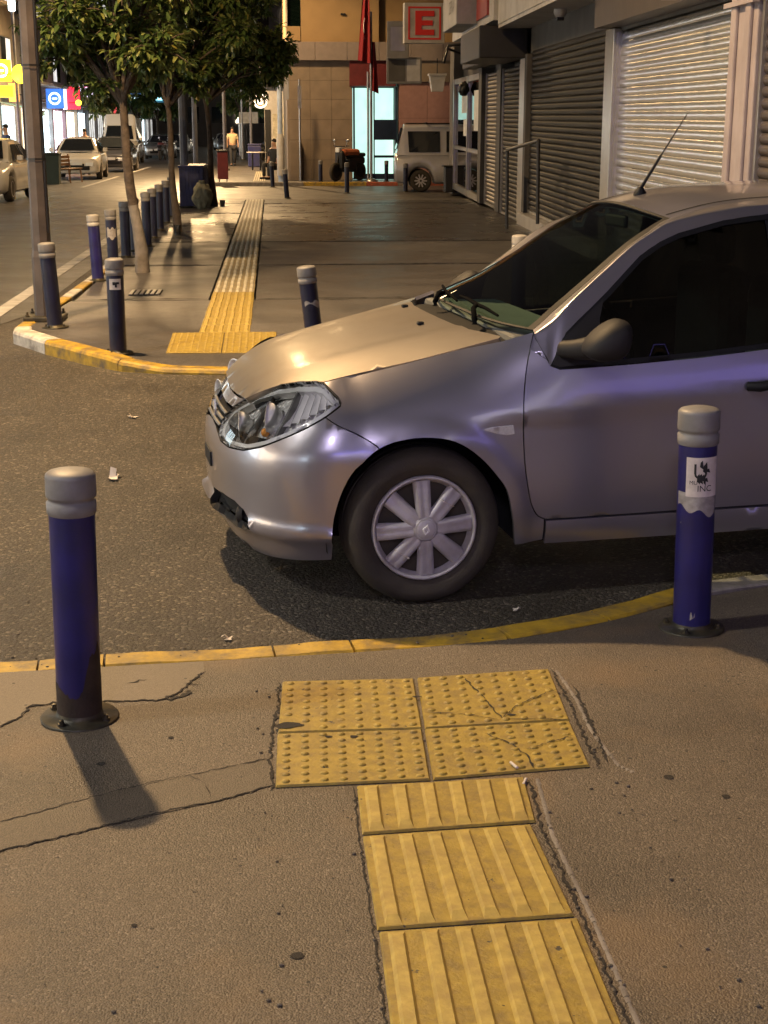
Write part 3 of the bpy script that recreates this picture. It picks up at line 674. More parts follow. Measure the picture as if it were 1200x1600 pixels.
def panel(name, poly, f, mat, parent, step=.035, holes=(), gap=.0022, thick=.014, off=0.0, mirror=0, bstep=None, label=None, rimmat=None, smooth=0):
    """sheet-metal piece: polygon in the surface's own coordinates, mapped by f, edges folded inwards"""
    if smooth: poly = smooth_line(poly, smooth, True)
    P = inset(poly, gap) if gap else poly
    holes = [inset(h, -gap) if gap else h for h in holes]
    V, F = fill(P, step, holes, bstep)
    e = 1e-3; v3 = []; nn = []
    for a, b in V:
        c = f(a, b); n = (f(a+e, b)-f(a-e, b)).cross(f(a, b+e)-f(a, b-e)); n = n.normalized() if n.length > 1e-12 else Vector((0, 0, 1))
        v3.append(c+n*off); nn.append(n)
    cnt = {}
    for t in F:
        for i in range(3): k = (t[i], t[(i+1) % 3]); cnt[k] = cnt.get(k, 0)+1
    bound = [k for k in cnt if (k[1], k[0]) not in cnt]
    objs = []
    for sgn in ((1,) if mirror == 0 else (1, -1)):
        mb = MB(); S = lambda v: (v.x, v.y*sgn, v.z)
        mb.add([S(v) for v in v3], F if sgn > 0 else [t[::-1] for t in F], 0, True)
        if thick:
            vs = []; fs = []
            for i, j in bound:
                k = len(vs); a, b = v3[i], v3[j]; na, nb = nn[i], nn[j]
                vs += [S(a), S(b), S(b-nb*thick), S(a-na*thick)]; q = (k, k+3, k+2, k+1)
                fs.append(q if sgn > 0 else q[::-1])
            mb.add(vs, fs, 1 if rimmat else 0, False)
        o = mb.build(name, [mat, rimmat] if rimmat else mat, parent)
        if label: o['label'] = label
        objs.append(o)
    return objs
def su(u): return u-UC+S0
LAMP = [(.102, .553), (.086, .593), (.086, .623), (.101, .662), (.156, .703), (.223, .745), (.336, .782), (.486, .806), (.636, .816), (.708, .812), (.771, .791), (.82, .771), (.837, .754), (.833, .743), (.757, .708), (.665, .669), (.574, .632), (.452, .584), (.347, .553), (.224, .538), (.139, .539)]
ARCH = smooth_line([(.819, .237), (.819, .32), (.836, .4), (.867, .483), (.905, .548), (.965, .6), (1.041, .626), (1.128, .634), (1.218, .623), (1.29, .589), (1.357, .533), (1.408, .474), (1.445, .418), (1.469, .323), (1.485, .231)], 3)
iA = min(range(len(ARCH)), key=lambda i: math.hypot(ARCH[i][0]-.963, ARCH[i][1]-.60))
FOG = [(.05, .318), (.173, .340), (.286, .343), (.357, .325), (.393, .298), (.430, .268), (.384, .262), (.259, .249), (.149, .245), (.086, .267)]
DF = smooth_line([(1.566, .99), (1.532, .899), (1.512, .812), (1.503, .698), (1.513, .53), (1.534, .40), (1.552, .345), (1.575, .312), (1.61, .296)], 3)
WIN = [(1.614, .876), (1.681, .986), (1.86, 1.126), (2.004, 1.247), (2.09, 1.295), (2.169, 1.325), (2.359, 1.368), (2.548, 1.389), (2.9, 1.385), (3.2, 1.34), (3.5, 1.22), (3.66, 1.09), (3.62, .985), (3.2, .955), (2.469, .912), (2.208, .89), (1.916, .874), (1.644, .864)]
P_, HP = MAT['paint'], MAT['hood_paint']
half = [(0, .575), (.05, .568), (.102, .553), (.139, .539), (.224, .538), (.347, .553), (.452, .584), (.574, .632), (.665, .669), (.757, .708), (.877, .662), (.955, .612)]+[ARCH[i] for i in range(iA, -1, -1)]+[(.815, .19), (.812, .174), (.6, .160), (.389, .146), (.18, .14), (0, .138)]
mir = [(-a, b) for a, b in half[1:-1]]
bumper = panel('front_bumper', half+mir[::-1], R3, P_, car, .03, holes=[FOG, [(-a, b) for a, b in FOG]], thick=.03, rimmat=MAT['gap'])[0]
panel('fog_recess', FOG, R3, MAT['gap'], bumper, .04, gap=0, thick=0, off=-.04)
panel('fog_recess', [(-a, b) for a, b in FOG], R3, MAT['gap'], bumper, .04, gap=0, thick=0, off=-.04)
# fog grille bars and the round fog lamp blank
m = MB()
for k in range(4):
    z = .265+k*.018; m.tube([R3(.10+.0*k, z)+Vector((.012, 0, 0)), R3(.19, z)+Vector((.014, 0, 0)), R3(.26, z)+Vector((.016, 0, 0))], .004, 6)
pass
c = R3(.315, .297)+Vector((.012, .012, 0)); m = MB().lathe([(.034, -.02), (.036, 0), (.030, .006), (.026, -.006), (0.001, -.010)], 20, T=Tr(*c) @ Matrix.Rotation(R_(-28), 4, 'Z') @ Matrix.Rotation(R_(-90), 4, 'Y'))
m.build('fog_lamp', MAT['trim'], bumper)
m = MB().box(-.708, -.10, .40, -.69, .10, .46, bev=.003); m.build('plate_holder', MAT['black'], car)
# grille with bars and the painted strip above it
GR = [(.098, .557), (.086, .593), (.086, .623), (.092, .650), (.0, .645), (-.092, .650), (-.086, .623), (-.086, .593), (-.098, .557), (0, .577)]
grille = panel('grille', GR, R3, MAT['black'], car, .03, off=-.02, thick=0)[0]
for k in range(3):
    z = .583+k*.022; pts = [R3(s/100, z)+Vector((-.002, 0, 0)) for s in range(-9, 10, 2)]
    m = MB(); vs = []; fs = []
    for p in pts: vs += [p+Vector((.0, 0, -.004)), p+Vector((-.006, 0, .0)), p+Vector((.004, 0, .008)), p+Vector((.012, 0, .0))]
    for i in range(len(pts)-1):
        for j in range(4): fs.append((i*4+j, i*4+(j+1) % 4, i*4+4+(j+1) % 4, i*4+4+j))
    m.add(vs, fs, 0, True); m.build('grille_bar', MAT['trim_s'], grille)
m = MB(); c = R3(0, .618)+Vector((-.012, 0, 0)); vs = []
for k, (yy, zz) in enumerate(((0, .036), (-.024, 0), (0, -.036), (.024, 0))): vs.append(c+Vector((0, yy, zz)))
m.add(vs+[v+Vector((-.008, 0, 0))*1 for v in vs], [(4, 5, 6, 7), (0, 1, 5, 4), (1, 2, 6, 5), (2, 3, 7, 6), (3, 0, 4, 7)]); m.build('badge', MAT['chrome_s'], grille)
panel('nose_panel', [(.094, .655), (.101, .662), (.15, .700), (.10, .693), (.0, .687), (-.10, .693), (-.15, .700), (-.101, .662), (-.094, .655), (0, .650)], R3, P_, car, .02)
# hood
hb = [(-.607, 0), (-.603, -.138), (-.589, -.324), (-.531, -.391), (-.466, -.452), (-.404, -.515), (-.335, -.604), (-.17, -.628), (.002, -.651), (.15, -.662), (.31, -.675), (.325, -.655), (.30, -.58), (.254, -.472), (.232, -.30), (.222, -.15), (.22, 0)]
hood = panel('hood', hb+[(u, -y) for u, y in hb[1:-1]][::-1], TOP, HP, car, .035, thick=.03)[0]
for u, y in ((.19, .318), (.128, -.204)):
    c = TOP(u, y); MB().box(c.x-.012, c.y-.014, c.z-.002, c.x+.014, c.y+.014, c.z+.012, bev=.005).build('washer_nozzle', MAT['black'], hood)
# fenders
arc_r = [ARCH[i] for i in range(len(ARCH)-1, iA-1, -1)]
fen = [(.708, .812), (.80, .823), (.932, .836), (1.142, .886), (1.3, .924), (1.45, .956)]+DF[0:1]+DF[1:]+[(1.60, .296), (1.60, .215), (1.49, .20)]+arc_r+[(.955, .612), (.877, .662), (.757, .708), (.833, .743), (.837, .754), (.82, .771), (.771, .791)]
fend = panel('fender', fen, R3, P_, car, .03, mirror=1, thick=.02)
# front doors
d1 = DF[2:]+[(1.9, .298), (2.3, .302), (2.545, .303), (2.56, .32), (2.565, .6), (2.565, .91)]+WIN[14:][0:0]+[(2.469, .908), (2.208, .886), (1.916, .870), (1.644, .860), (1.610, .873), (1.60, .895)]
doors = panel('door', d1, R3, P_, car, .035, mirror=1)
a2 = [(su(2.47)+.352*math.cos(t), .285+.352*math.sin(t)) for t in [math.pi*(1.08-i/16*1.16) for i in range(17)]]
d2 = [(2.565, .303), (3.2, .305)]+[p for p in a2[0:7] if p[1] > .3]+[(3.62, .66), (3.66, .80), (3.64, .975), (3.2, .951), (2.565, .914)]
panel('rear_door', d2, R3, P_, car, .05, mirror=1)
q = [p for p in a2[6:] if p[1] > .2]
panel('rear_quarter', [(3.62, .66)]+q+[(4.2, .19), (4.99, .19), (4.99, 1.0), (4.4, 1.02), (3.98, 1.03), (3.80, 1.13), (3.66, 1.09), (3.64, .975), (3.66, .80)], R3, P_, car, .06, mirror=1)
panel('sill', [(1.605, .292), (2.4, .297), (3.24, .299), (3.24, .20), (2.4, .197), (1.605, .197)], R3, P_, car, .04, mirror=1)
# pillar and roof frame round the side windows
RUP = [(1.567, .985), (1.60, 1.02), (1.65, 1.06), (1.72, 1.115), (1.85, 1.208), (1.957, 1.282), (2.05, 1.333), (2.142, 1.375), (2.34, 1.41), (2.54, 1.43), (2.9, 1.43), (3.2, 1.39), (3.53, 1.27), (3.7, 1.14), (3.74, 1.04)]
lo_ = smooth_line([tuple(R3(*a)) for a, _ in RAIL], 6); up_ = smooth_line([b for _, b in RAIL], 6)
mi_ = smooth_line([tuple(R3(a[0]+(c[0]-a[0])*.86, a[1]+(c[1]-a[1])*.86)) for (a, _), c in zip(RAIL, RUP)], 6)
for sg in (1, -1):
    mb = MB(); vs = []; fs = []; nx = 8
    for a, c, b in zip(lo_, mi_, up_):
        a = Vector(a); b = Vector(b); c = Vector(c) if sg > 0 else Vector(a).lerp(Vector(b), .8)
        for p in (a, a.lerp(c, .3), a.lerp(c, .6), a.lerp(c, .85), c.lerp(a, .04), c.lerp(b, .06), c.lerp(b, .3), c.lerp(b, .65), b): vs.append((p.x, p.y*sg, p.z))
    for i in range(len(lo_)-1):
        for k in range(nx): q = i*(nx+1)+k; f4 = (q, q+nx+1, q+nx+2, q+1); fs.append(f4 if sg > 0 else f4[::-1])
    mb.add(vs, fs, 0, True); mb.build('window_frame', P_, car)
panel('fender_corner', [DF[2], DF[1], DF[0], (1.566, .97), (1.600, .897)], R3, P_, car, .02, mirror=1, gap=.0, off=-.008, thick=0)
for o in panel('side_window', inset(WIN, .004), R3, MAT['tint'], car, .06, mirror=1, thick=0, gap=0, off=-.006): pass
bp_ = [(2.52, .93), (2.62, .935), (2.61, 1.385), (2.53, 1.38)]
panel('window_pillar', bp_, R3, MAT['black'], car, .05, mirror=1, thick=0, off=-.002)
seal = inset(WIN, -.002)
panel('window_seal', seal, R3, MAT['black'], car, .06, holes=[inset(WIN, .016)], mirror=1, thick=.008, gap=0, off=.0015)
sails = panel('mirror_sail', [(1.618, .878), (1.681, .978), (1.80, 1.072), (1.838, 1.10), (1.812, 1.027), (1.80, .88), (1.644, .868)], R3, MAT['trim'], car, .03, mirror=1, off=.004, gap=0)
# windscreen, roof, rear window
panel('windscreen', [(0, -1), (1, -1), (1, 1), (0, 1)], lambda q, p: WS(q, p*.985), MAT['wind'], car, .08, gap=0, thick=0, off=-.004)
panel('windscreen_seal', [(0, -1), (1, -1), (1, 1), (0, 1)], lambda q, p: WS(q, p), MAT['black'], car, .08, holes=[[(.03, -.955), (.975, -.955), (.975, .955), (.03, .955)]], gap=0, thick=.006, off=.001)
roof = panel('roof', [(0, -1), (1, -1), (1, 1), (0, 1)], RF, P_, car, .05, gap=0, thick=.01)[0]
panel('roof_gutter', [(.02, -.935), (1, -.935), (1, -.915), (.02, -.915)], RF, MAT['gap'], roof, .05, gap=0, thick=0, off=.0012, mirror=1)
panel('rear_window', [(0, -1), (1, -1), (1, 1), (0, 1)], RG, MAT['tint'], car, .1, gap=0, thick=.006)
def BT(u, y): return Vector((u, y, 1.065-.10*max(0, (u-2.85)/.5)**2-.03*(abs(y)/.7)**2.5))
panel('boot_lid', [(2.72, -.72), (3.30, -.66), (3.30, .66), (2.72, .72)], BT, P_, car, .06)
for sg in (1, -1):
    panel('tail_lamp', [(sg*a, b) for a, b in ((4.45, .72), (4.75, .72), (4.78, .96), (4.45, .98))] if sg > 0 else [(4.45, .72), (4.75, .72), (4.78, .96), (4.45, .98)], R3 if sg > 0 else (lambda s, z: Vector((R3(s, z).x, -R3(s, z).y, z))), MAT['red_lens'], car, .06, off=.004*sg, gap=0)
# cowl, wipers
def CW(u, y): return Vector((u, y, hoodz(min(u, .30), y*.97)-.028-.0*u))
cw = [(.20, 0), (.21, -.30), (.235, -.472), (.30, -.63), (.47, -.66), (.42, -.4), (.36, 0)]
cowl = panel('cowl', cw+[(u, -y) for u, y in cw[1:-1]][::-1], CW, MAT['black'], car, .06, gap=0, thick=.0)[0]
def wiper(y0, y1, up):
    m = MB(); a = Vector((.29, y0, hoodz(.29, y0)+.0)); b = WS(.10, y1/.72)+Vector((-.014, 0, .016)); e = WS(.10+up, (y1+.30)/.72)+Vector((-.012, 0, .014)); e0 = WS(.06, (y1-.27)/.72)+Vector((-.012, 0, .014))
    m.tube([a, a+Vector((.0, 0, .018)), (a+b)/2+Vector((-.01, 0, .022)), b], [.013, .012, .010, .008], 8)
    m.tube([e0, (e0+b)/2+Vector((-.004, 0, .006)), b, (b+e)/2+Vector((-.004, 0, .006)), e], [.005, .007, .009, .007, .005], 6)
    return m.build('wiper', MAT['rubber'], car)
wiper(-.42, -.22, .02); wiper(.18, .30, .02)
# headlights
for sg in (1, -1):
    fR = R3 if sg > 0 else (lambda s, z: R3(-s, z))
    G_ = lambda L: L
    fS = (lambda s, z: R3(s, z)) if sg > 0 else (lambda s, z: Vector((R3(s, z).x, -R3(s, z).y, z)))
    def pn(name, poly, mat, parent, **k):
        o = panel(name, poly, R3, mat, parent, mirror=1, **k); keep = o[0] if sg > 0 else o[1]; drop = o[1] if sg > 0 else o[0]
        bpy.data.objects.remove(drop); return keep
    hl = pn('headlight', LAMP, MAT['chrome'], car, step=.025, gap=.004, thick=-.05, off=-.050, rimmat=MAT['chrome'])
    pn('lens', LAMP, MAT['lens'], hl, step=.03, gap=.003, thick=0, off=-.001)
    pn('gasket', LAMP, MAT['black'], hl, step=.03, gap=.002, thick=.012, off=.0005, holes=[inset(LAMP, .006)])
    # bezel of chrome steps just inside the lens edge
    pn('bezel', inset(LAMP, .012), MAT['chrome_s'], hl, step=.03, gap=0, thick=.03, off=-.012, holes=[inset(LAMP, .026)])
    def bowl(s, z, r, dep, yaw, name='reflector'):
        c = R3(s, z); c = Vector((c.x+dep, (c.y+.012)*sg, c.z)); T = Tr(*c) @ Matrix.Rotation(R_(yaw*sg), 4, 'Z') @ Matrix.Rotation(R_(-90), 4, 'Y')
        m = MB(); m.lathe([(r*1.06, .026), (r, .028), (r*.93, .012), (r*.72, -.008), (r*.4, -.022), (r*.16, -.027)], 26, T=T, cap=False)
        m.lathe([(r*.16, -.027), (r*.17, .0), (r*.12, .012), (.001, .014)], 12, T=T, cap=False)
        return m.build(name, MAT['chrome_s'], hl)
    bowl(.22, .612, .058, .045, -10); bowl(.385, .668, .062, .050, -22)
    # ribbed indicator bay
    m = MB()
    for k in range(6):
        s = .50+k*.045; za = .655+k*.017; zb = .785+k*.002
        pa = R3(s, za); pb = R3(s, zb); pm = R3(s+.022, (za+zb)/2)
        ins = Vector((.022, .022*1, 0))
        A = [pa+ins, pb+ins, R3(s+.022, zb)+ins*1.9, R3(s+.022, za)+ins*1.9, R3(s+.042, za)+ins, R3(s+.042, zb)+ins]
        A = [Vector((v.x, v.y*sg, v.z)) for v in A]
        fs = [(0, 1, 2, 3), (3, 2, 5, 4)]; m.add(A, fs if sg > 0 else [f[::-1] for f in fs])
    m.build('indicator_reflector', MAT['chrome_s'], hl)
    for sA, z0, z1, w in ((.302, .56, .76, .010), (.475, .605, .79, .012)):
        m = MB(); vs = []
        for t in range(6):
            z = z0+(z1-z0)*t/5; p = R3(sA+.015*math.sin(t*.6), z); n = Vector((.018, .015, 0)); p2 = R3(sA+.015*math.sin(t*.6)+w, z)
            vs += [p+n, p2+n, p2+n*2.6, p+n*2.6]
        vs = [Vector((v.x, v.y*sg, v.z)) for v in vs]; fs = []
        for t in range(5):
            for j in range(4): fs.append((t*4+j, t*4+(j+1) % 4, t*4+4+(j+1) % 4, t*4+4+j))
        m.add(vs, fs if sg > 0 else [f[::-1] for f in fs]); m.build('divider', MAT['trim_s'], hl)
    c = R3(.40, .622); m = MB(); bm = bmesh.new(); bmesh.ops.create_uvsphere(bm, u_segments=14, v_segments=8, radius=.017); m.bm(bm, 0, True, Tr(c.x+.03, (c.y+.02)*sg, c.z)); bm.free(); m.build('indicator_bulb', MAT['amber'], hl)
# side repeaters, handles
panel('side_repeater', [(1.349, .652), (1.385, .660), (1.465, .664), (1.470, .632), (1.44, .628), (1.40, .636)], R3, MAT['lensw'], car, .02, mirror=1, off=.006, thick=.008, gap=0)
for sg, o in ((1, doors[0]), (-1, doors[1])):
    p0, p1 = R3(su(1.245), .772), R3(su(1.45), .792)
    m = MB(); pts = [p0, p0+Vector((.03, -.035, .003)), p0.lerp(p1, .5)+Vector((0, -.042, .003)), p1+Vector((-.03, -.035, 0)), p1]
    m.tube([(p.x, p.y*sg, p.z) for p in pts], [.018, .019, .017, .019, .018], 10); m.build('door_handle', MAT['black'], o)
    # wing mirror: arm and shell
    bm = bmesh.new(); bmesh.ops.create_uvsphere(bm, u_segments=24, v_segments=16, radius=1)
    for v in bm.verts:
        x, y, z = v.co; k = math.copysign(abs(x)**.8, x), math.copysign(abs(y)**.8, y), math.copysign(abs(z)**.8, z)
        front = k[0] < 0
        v.co = Vector((.650+(.105 if front else .062)*k[0]+.012*k[2], -.935+.088*k[1], .980+.075*k[2]*(1 if not front else (1-.42*abs(k[0])**1.6))-(.022*abs(k[0]) if front else 0)))
        if v.co.x > .715: v.co.x = .715
    m = MB(); m.bm(bm, 0, True); bm.free()
    m.tube([(.52, -.79, .930), (.545, -.85, .937), (.60, -.90, .95)], [.032, .036, .045], 12)
    m.v = [(x, y*sg, z) for x, y, z in m.v]
    if sg < 0: m.f = [f[::-1] for f in m.f]
    m.build('wing_mirror', MAT['trim'], car)
# aerial
c = RF(.12, 0); m = MB(); m.lathe([(.028, -.004), (.026, .008), (.016, .022), (.010, .03)], 14, T=Tr(c.x, 0, c.z))
m.tube([(c.x, 0, c.z+.02), (c.x+.035, 0, c.z+.075), (c.x+.085, 0, c.z+.155)], [.008, .007, .006], 8); m.tube([(c.x+.085, 0, c.z+.155), (c.x+.195, 0, c.z+.325)], [.003, .0022], 6)
m.build('aerial', MAT['black'], roof)
# dark inner body, floor, arches
half_in = [(0, .60), (.5, .62), (.80, .72), (1.2, .84), (1.55, .86), (3.5, .90), (4.6, .90), (4.99, .90), (4.99, .22), (4.0, .22)]+a2[::-1]+[(3.2, .20), (1.53, .20)]+[(1.145+1.04*(a-1.145), b+.012) for a, b in ARCH[::-1]]+[(.78, .18), (.4, .17), (0, .17)]
panel('inner_body', half_in, R3, MAT['gap'], car, .09, gap=0, thick=0, off=-.022, mirror=1)
panel('inner_hood', [(-.58, -.40), (-.3, -.60), (.30, -.64), (.30, .64), (-.3, .60), (-.58, .40)], TOP, MAT['gap'], car, .12, gap=0, thick=0, off=-.04)
m = MB(); m.box(-.45, -.52, .20, 3.2, .52, .24); m.box(-.45, -.50, .24, -.43, .50, .55); m.build('floor_pan', MAT['gap'], car)
for uc in (0.0, 2.47):
    for sg in (1, -1):
        m = MB(); T = Tr(uc, -.80*sg, .285) @ Matrix.Rotation(R_(90*sg), 4, 'X')
        m.lathe([(.366, -.012), (.372, -.26), (.01, -.26)], 30, T=T, cap=False, a0=R_(-12) if sg > 0 else R_(168), a1=R_(192) if sg > 0 else R_(372)); m.build('arch_liner', MAT['gap'], car)
# interior
m = MB(); m.box(.42, -.68, .78, .74, .68, .955, bev=.05); m.box(.36, -.66, .90, .50, .66, .965, bev=.02); dash = m.build('dashboard', MAT['dash'], car)
T = Tr(.86, -.36, .93) @ Matrix.Rotation(R_(65), 4, 'Y'); m = MB(); bm = bmesh.new()
for i in range(28):
    a = 2*math.pi*i/28
pts = [T @ Vector((.18*math.cos(2*math.pi*i/28), .18*math.sin(2*math.pi*i/28), 0)) for i in range(29)]; bm.free()
m.tube(pts, .014, 8, cap=False); m.tube([T @ Vector((-.17, 0, 0)), T @ Vector((.17, 0, 0))], .018, 6); m.tube([T @ Vector((0, 0, 0)), T @ Vector((0, 0, -.2))], .03, 8); m.build('steering_wheel', MAT['black'], car)
for y in (-.36, .36):
    m = MB(); m.box(1.15, y-.24, .42, 1.65, y+.24, .58, bev=.06); m.box(1.55, y-.24, .55, 1.72, y+.24, 1.12, bev=.06); m.box(1.60, y-.12, 1.12, 1.70, y+.12, 1.30, bev=.04); m.build('seat', MAT['seat'], car)
MB().box(2.2, -.62, .42, 2.75, .62, 1.08, bev=.08).build('rear_seat', MAT['seat'], car)
panel('head_lining', [(0, -1), (1, -1), (1, 1), (0, 1)], RF, MAT['dash'], car, .1, gap=0, thick=0, off=-.03)
c = WS(.93, 0); MB().box(c.x+.05, -.11, c.z-.08, c.x+.07, .11, c.z-.03, bev=.01).build('rear_view_mirror', MAT['black'], car)
# wheels
def wheel(u, sg):
    T = Tr(u, -.80*sg, .289) @ Matrix.Rotation(R_(90*sg), 4, 'X')
    m = MB(); m.lathe([(.190, -.03), (.199, -.004), (.204, .005), (.212, .007), (.220, .011), (.240, .016), (.250, .0145), (.262, .013), (.276, .004), (.284, -.006), (.290, -.020), (.295, -.045), (.2955, -.058), (.288, -.06), (.288, -.066), (.2955, -.068), (.296, -.095), (.288, -.097), (.288, -.104), (.296, -.106), (.295, -.145), (.289, -.168), (.262, -.185), (.2, -.18)], 64)
    m.v = [tuple(T @ Vector(v)) for v in m.v]
    m.v = [(x, y*(1.0)-(.004*sg if z < .05 and abs(y) > .79 else 0), max(z, .003)) for x, y, z in m.v]
    w = m.build('wheel', MAT['tyre'], car)
    m = MB(); m.lathe([(.192, -.03), (.188, -.06), (.14, -.05), (.08, -.03), (.001, -.03)], 40, T=T, cap=False); m.build('rim', MAT['rimdark'], w)
    m = MB(); m.lathe([(.1985, -.006), (.1975, .006), (.193, .012), (.187, .010), (.182, .000), (.180, -.012), (.174, -.016), (.172, -.024)], 64, T=T, cap=False)
    hub = m.build('wheel_cover', MAT['hubcap'], w)
    for k in range(8):
        a = math.pi/4*k+R_(3); vs = []; fs = []; rows = 9
        prof = [(-1, -.016), (-.86, .0), (-.45, .0045), (-.18, .0015), (.18, .0035), (.55, .0065), (.86, .001), (1, -.016)]
        for i in range(rows):
            r = .045+(.180-.045)*i/(rows-1); hw = .0300+.0030*abs(i/(rows-1)-.25)*2; zz = .016-.018*(i/(rows-1))**1.3
            for t, dz in prof: vs.append((r, t*hw, zz+dz))
        n = len(prof)
        for i in range(rows-1):
            for j in range(n-1): fs.append((i*n+j, (i+1)*n+j, (i+1)*n+j+1, i*n+j+1))
        fs = [f for f in fs]
        MB().add(vs, fs, 0, True, T @ Rz(a)).build('spoke', MAT['hubcap'], hub)
    m = MB(); m.lathe([(.056, .004), (.052, .016), (.040, .021), (.036, .026), (.030, .028), (.0005, .029)], 32, T=T, cap=False)
    m.lathe([(.041, .0205), (.0405, .025), (.0375, .0255), (.0365, .022)], 32, T=T, cap=False)
    m.build('hub', MAT['hubcap'], hub)
    m = MB(); o4 = [(0, .021), (.0155, 0), (0, -.021), (-.0155, 0)]; i4 = [(a*.48, b*.48) for a, b in o4]
    vs = [(a, b, .029) for a, b in o4]+[(a*.9, b*.9, .034) for a, b in o4]+[(a, b, .034) for a, b in i4]+[(a, b, .029) for a, b in i4]; fs = []
    for A in range(3):
        for j in range(4): fs.append((A*4+j, A*4+4+j, A*4+4+(j+1) % 4, A*4+(j+1) % 4))
    m.add(vs, fs, 0, False, T @ Rz(R_(-14))); m.build('emblem', MAT['chrome_s'], hub)
    if sg > 0 and u < 1:
        for ang, r0 in ((48, .125), (228, .125)):
            a = R_(ang); m = MB(); n = Vector((math.cos(a), math.sin(a), 0)); t = Vector((-n.y, n.x, 0))
            pts = [T @ (n*(r0-.012*(k/6-.5))+t*(-.031+.062*k/6)+Vector((0, 0, .014+(.004 if 0 < k < 6 else -.01)))) for k in range(7)]
            m.tube(pts, .0016, 5); m.tube([pts[-2], pts[-2]+(T.to_3x3() @ Vector((0, 0, .012)))], .003, 5); m.build('cable_tie', MAT['paper'], hub)
for u in (0.0, 2.47):
    for sg in (1, -1): wheel(u, sg)
# ------------------------------------------------------------------ bollards
def bollard(name, label, x, y, z, h=.745, lean=(0, 0), paint='blue', cap='cap', group='blue bollards along the pavements', plate=True, n=28, detail=True, rz=0.0):
    o = thing(name, label, 'bollard', (x, y, z), group=group, rot=(lean[0], lean[1], rz))
    r = .064; hc = .128
    p = MB().lathe([(r*.995, .004), (r, .02), (r*.997, h*.4), (r, h-hc)], n, cap=False).build('post', MAT[paint], o)
    MB().lathe([(r*1.02, h-hc), (r*1.075, h-hc+.004), (r*1.085, h-hc+.034), (r*1.0, h-hc+.037), (r*.99, h-hc+.046), (r*1.085, h-hc+.050), (r*1.10, h-hc+.056), (r*1.09, h-.021), (r*1.075, h-.015), (r*.95, h-.008), (r*.55, h-.002), (.0006, h)], n, cap=False).build('cap', MAT[cap], o)
    if plate:
        b = MB().lathe([(.112, 0), (.113, .007), (.109, .011), (.070, .012), (.066, .024), (.0645, .028)], n, cap=False).build('base_plate', MAT['base'], o)
        if detail:
            for k in range(4):
                a = math.pi/4+math.pi/2*k+.3; MB().lathe([(.011, .010), (.011, .019), (.007, .0195), (.007, .028), (.0005, .029)], 6, T=Tr(.090*math.cos(a), .090*math.sin(a), 0), smooth=False, cap=False).build('bolt', MAT['base'], b)
    return o
def on_tube(o, r, a0, a1, z0, z1, mat, name, n=14, jag=None, lift=.0012):
    """curved patch on a bollard, from angle a0 to a1 (degrees, -90 faces the camera)"""
    m = MB(); vs = []; fs = []
    for i in range(n+1):
        t = i/n; a = R_(a0+(a1-a0)*t); zt_ = z1 if jag is None else jag(t)[1]; zb_ = z0 if jag is None else jag(t)[0]
        for k in range(4): zz = zb_+(zt_-zb_)*k/3; vs.append(((r+lift)*math.cos(a), (r+lift)*math.sin(a), zz))
    for i in range(n):
        for k in range(3): fs.append((i*4+k, (i+1)*4+k, (i+1)*4+k+1, i*4+k+1))
    m.add(vs, fs, 0, True); return m.build(name, MAT[mat], o)
def tube_text(o, txt, size, ac, zc, mat='ink', r=.0668, name='print'):
    f = lambda x, y, z: (r*math.cos(R_(ac)+x/r), r*math.sin(R_(ac)+x/r), zc+y)
    return text_mb(txt, size, f).build(name, MAT[mat], o)
b1 = bollard('bollard', 'blue bollard with scorched rusty foot and grey cap, nearest on the left', -.587, 3.958, zpav(3.958), .748, lean=(R_(.6), R_(1.0)), n=40)
def jg(t):
    return (.004, .105+.02*math.sin(t*9)+.10*max(0, math.exp(-((t-.72)/.09)**2))+.11*max(0, math.exp(-((t-.86)/.07)**2))+.012*noise.noise(Vector((t*30, 2, 0))))
on_tube(b1, .0638, -200, 10, 0, 0, 'rust', 'scorched_paint', 48, jg, lift=.0009)
on_tube(b1, .0638, 10, 160, 0, .13, 'rust', 'scorched_paint', 20, lift=.0009)
b2 = bollard('bollard', 'blue bollard with a printed white sticker beside the car door', 1.425, 4.645, zpav(4.645), .785, lean=(0, R_(-1.1)), n=40)
on_tube(b2, .0638, -172, -34, .455, .60, 'glue', 'torn_sticker', 18, lambda t: (.452-.035*t+.01*math.sin(t*14), .50), lift=.0008)
on_tube(b2, .0638, -139, -33, .487, .622, 'paper', 'sticker', 18, lift=.0018)
tube_text(b2, 'U', .075, -96, .572); tube_text(b2, 'MU', .019, -116, .536); tube_text(b2, 'INC', .030, -83, .516)
m = MB(); rr = random.Random(5)
for k in range(9):
    a = R_(-88+rr.uniform(-14, 16)); zz = .566+rr.uniform(-.03, .034); w = .13*rr.uniform(.5, 1); hh = rr.uniform(.006, .02); r = .0669
    m.add([(r*math.cos(a-w), r*math.sin(a-w), zz-hh*.4), (r*math.cos(a+w), r*math.sin(a+w), zz-hh), (r*math.cos(a+w*.4), r*math.sin(a+w*.4), zz+hh), (r*math.cos(a-w*.7), r*math.sin(a-w*.7), zz+hh*.6)], [(0, 1, 2, 3)])
m.build('scrawl', MAT['ink'], b2)
on_tube(b2, .0638, -135, -118, .50, .56, 'glue', 'paint_scuff', 6, lambda t: (.50+.03*t, .545+.012*math.sin(t*9)), lift=.0007)
on_tube(b2, .0638, -112, -98, .055, .085, 'glue', 'paint_scuff', 6, lambda t: (.05+.012*t, .07+.012*math.sin(t*7)), lift=.0007)
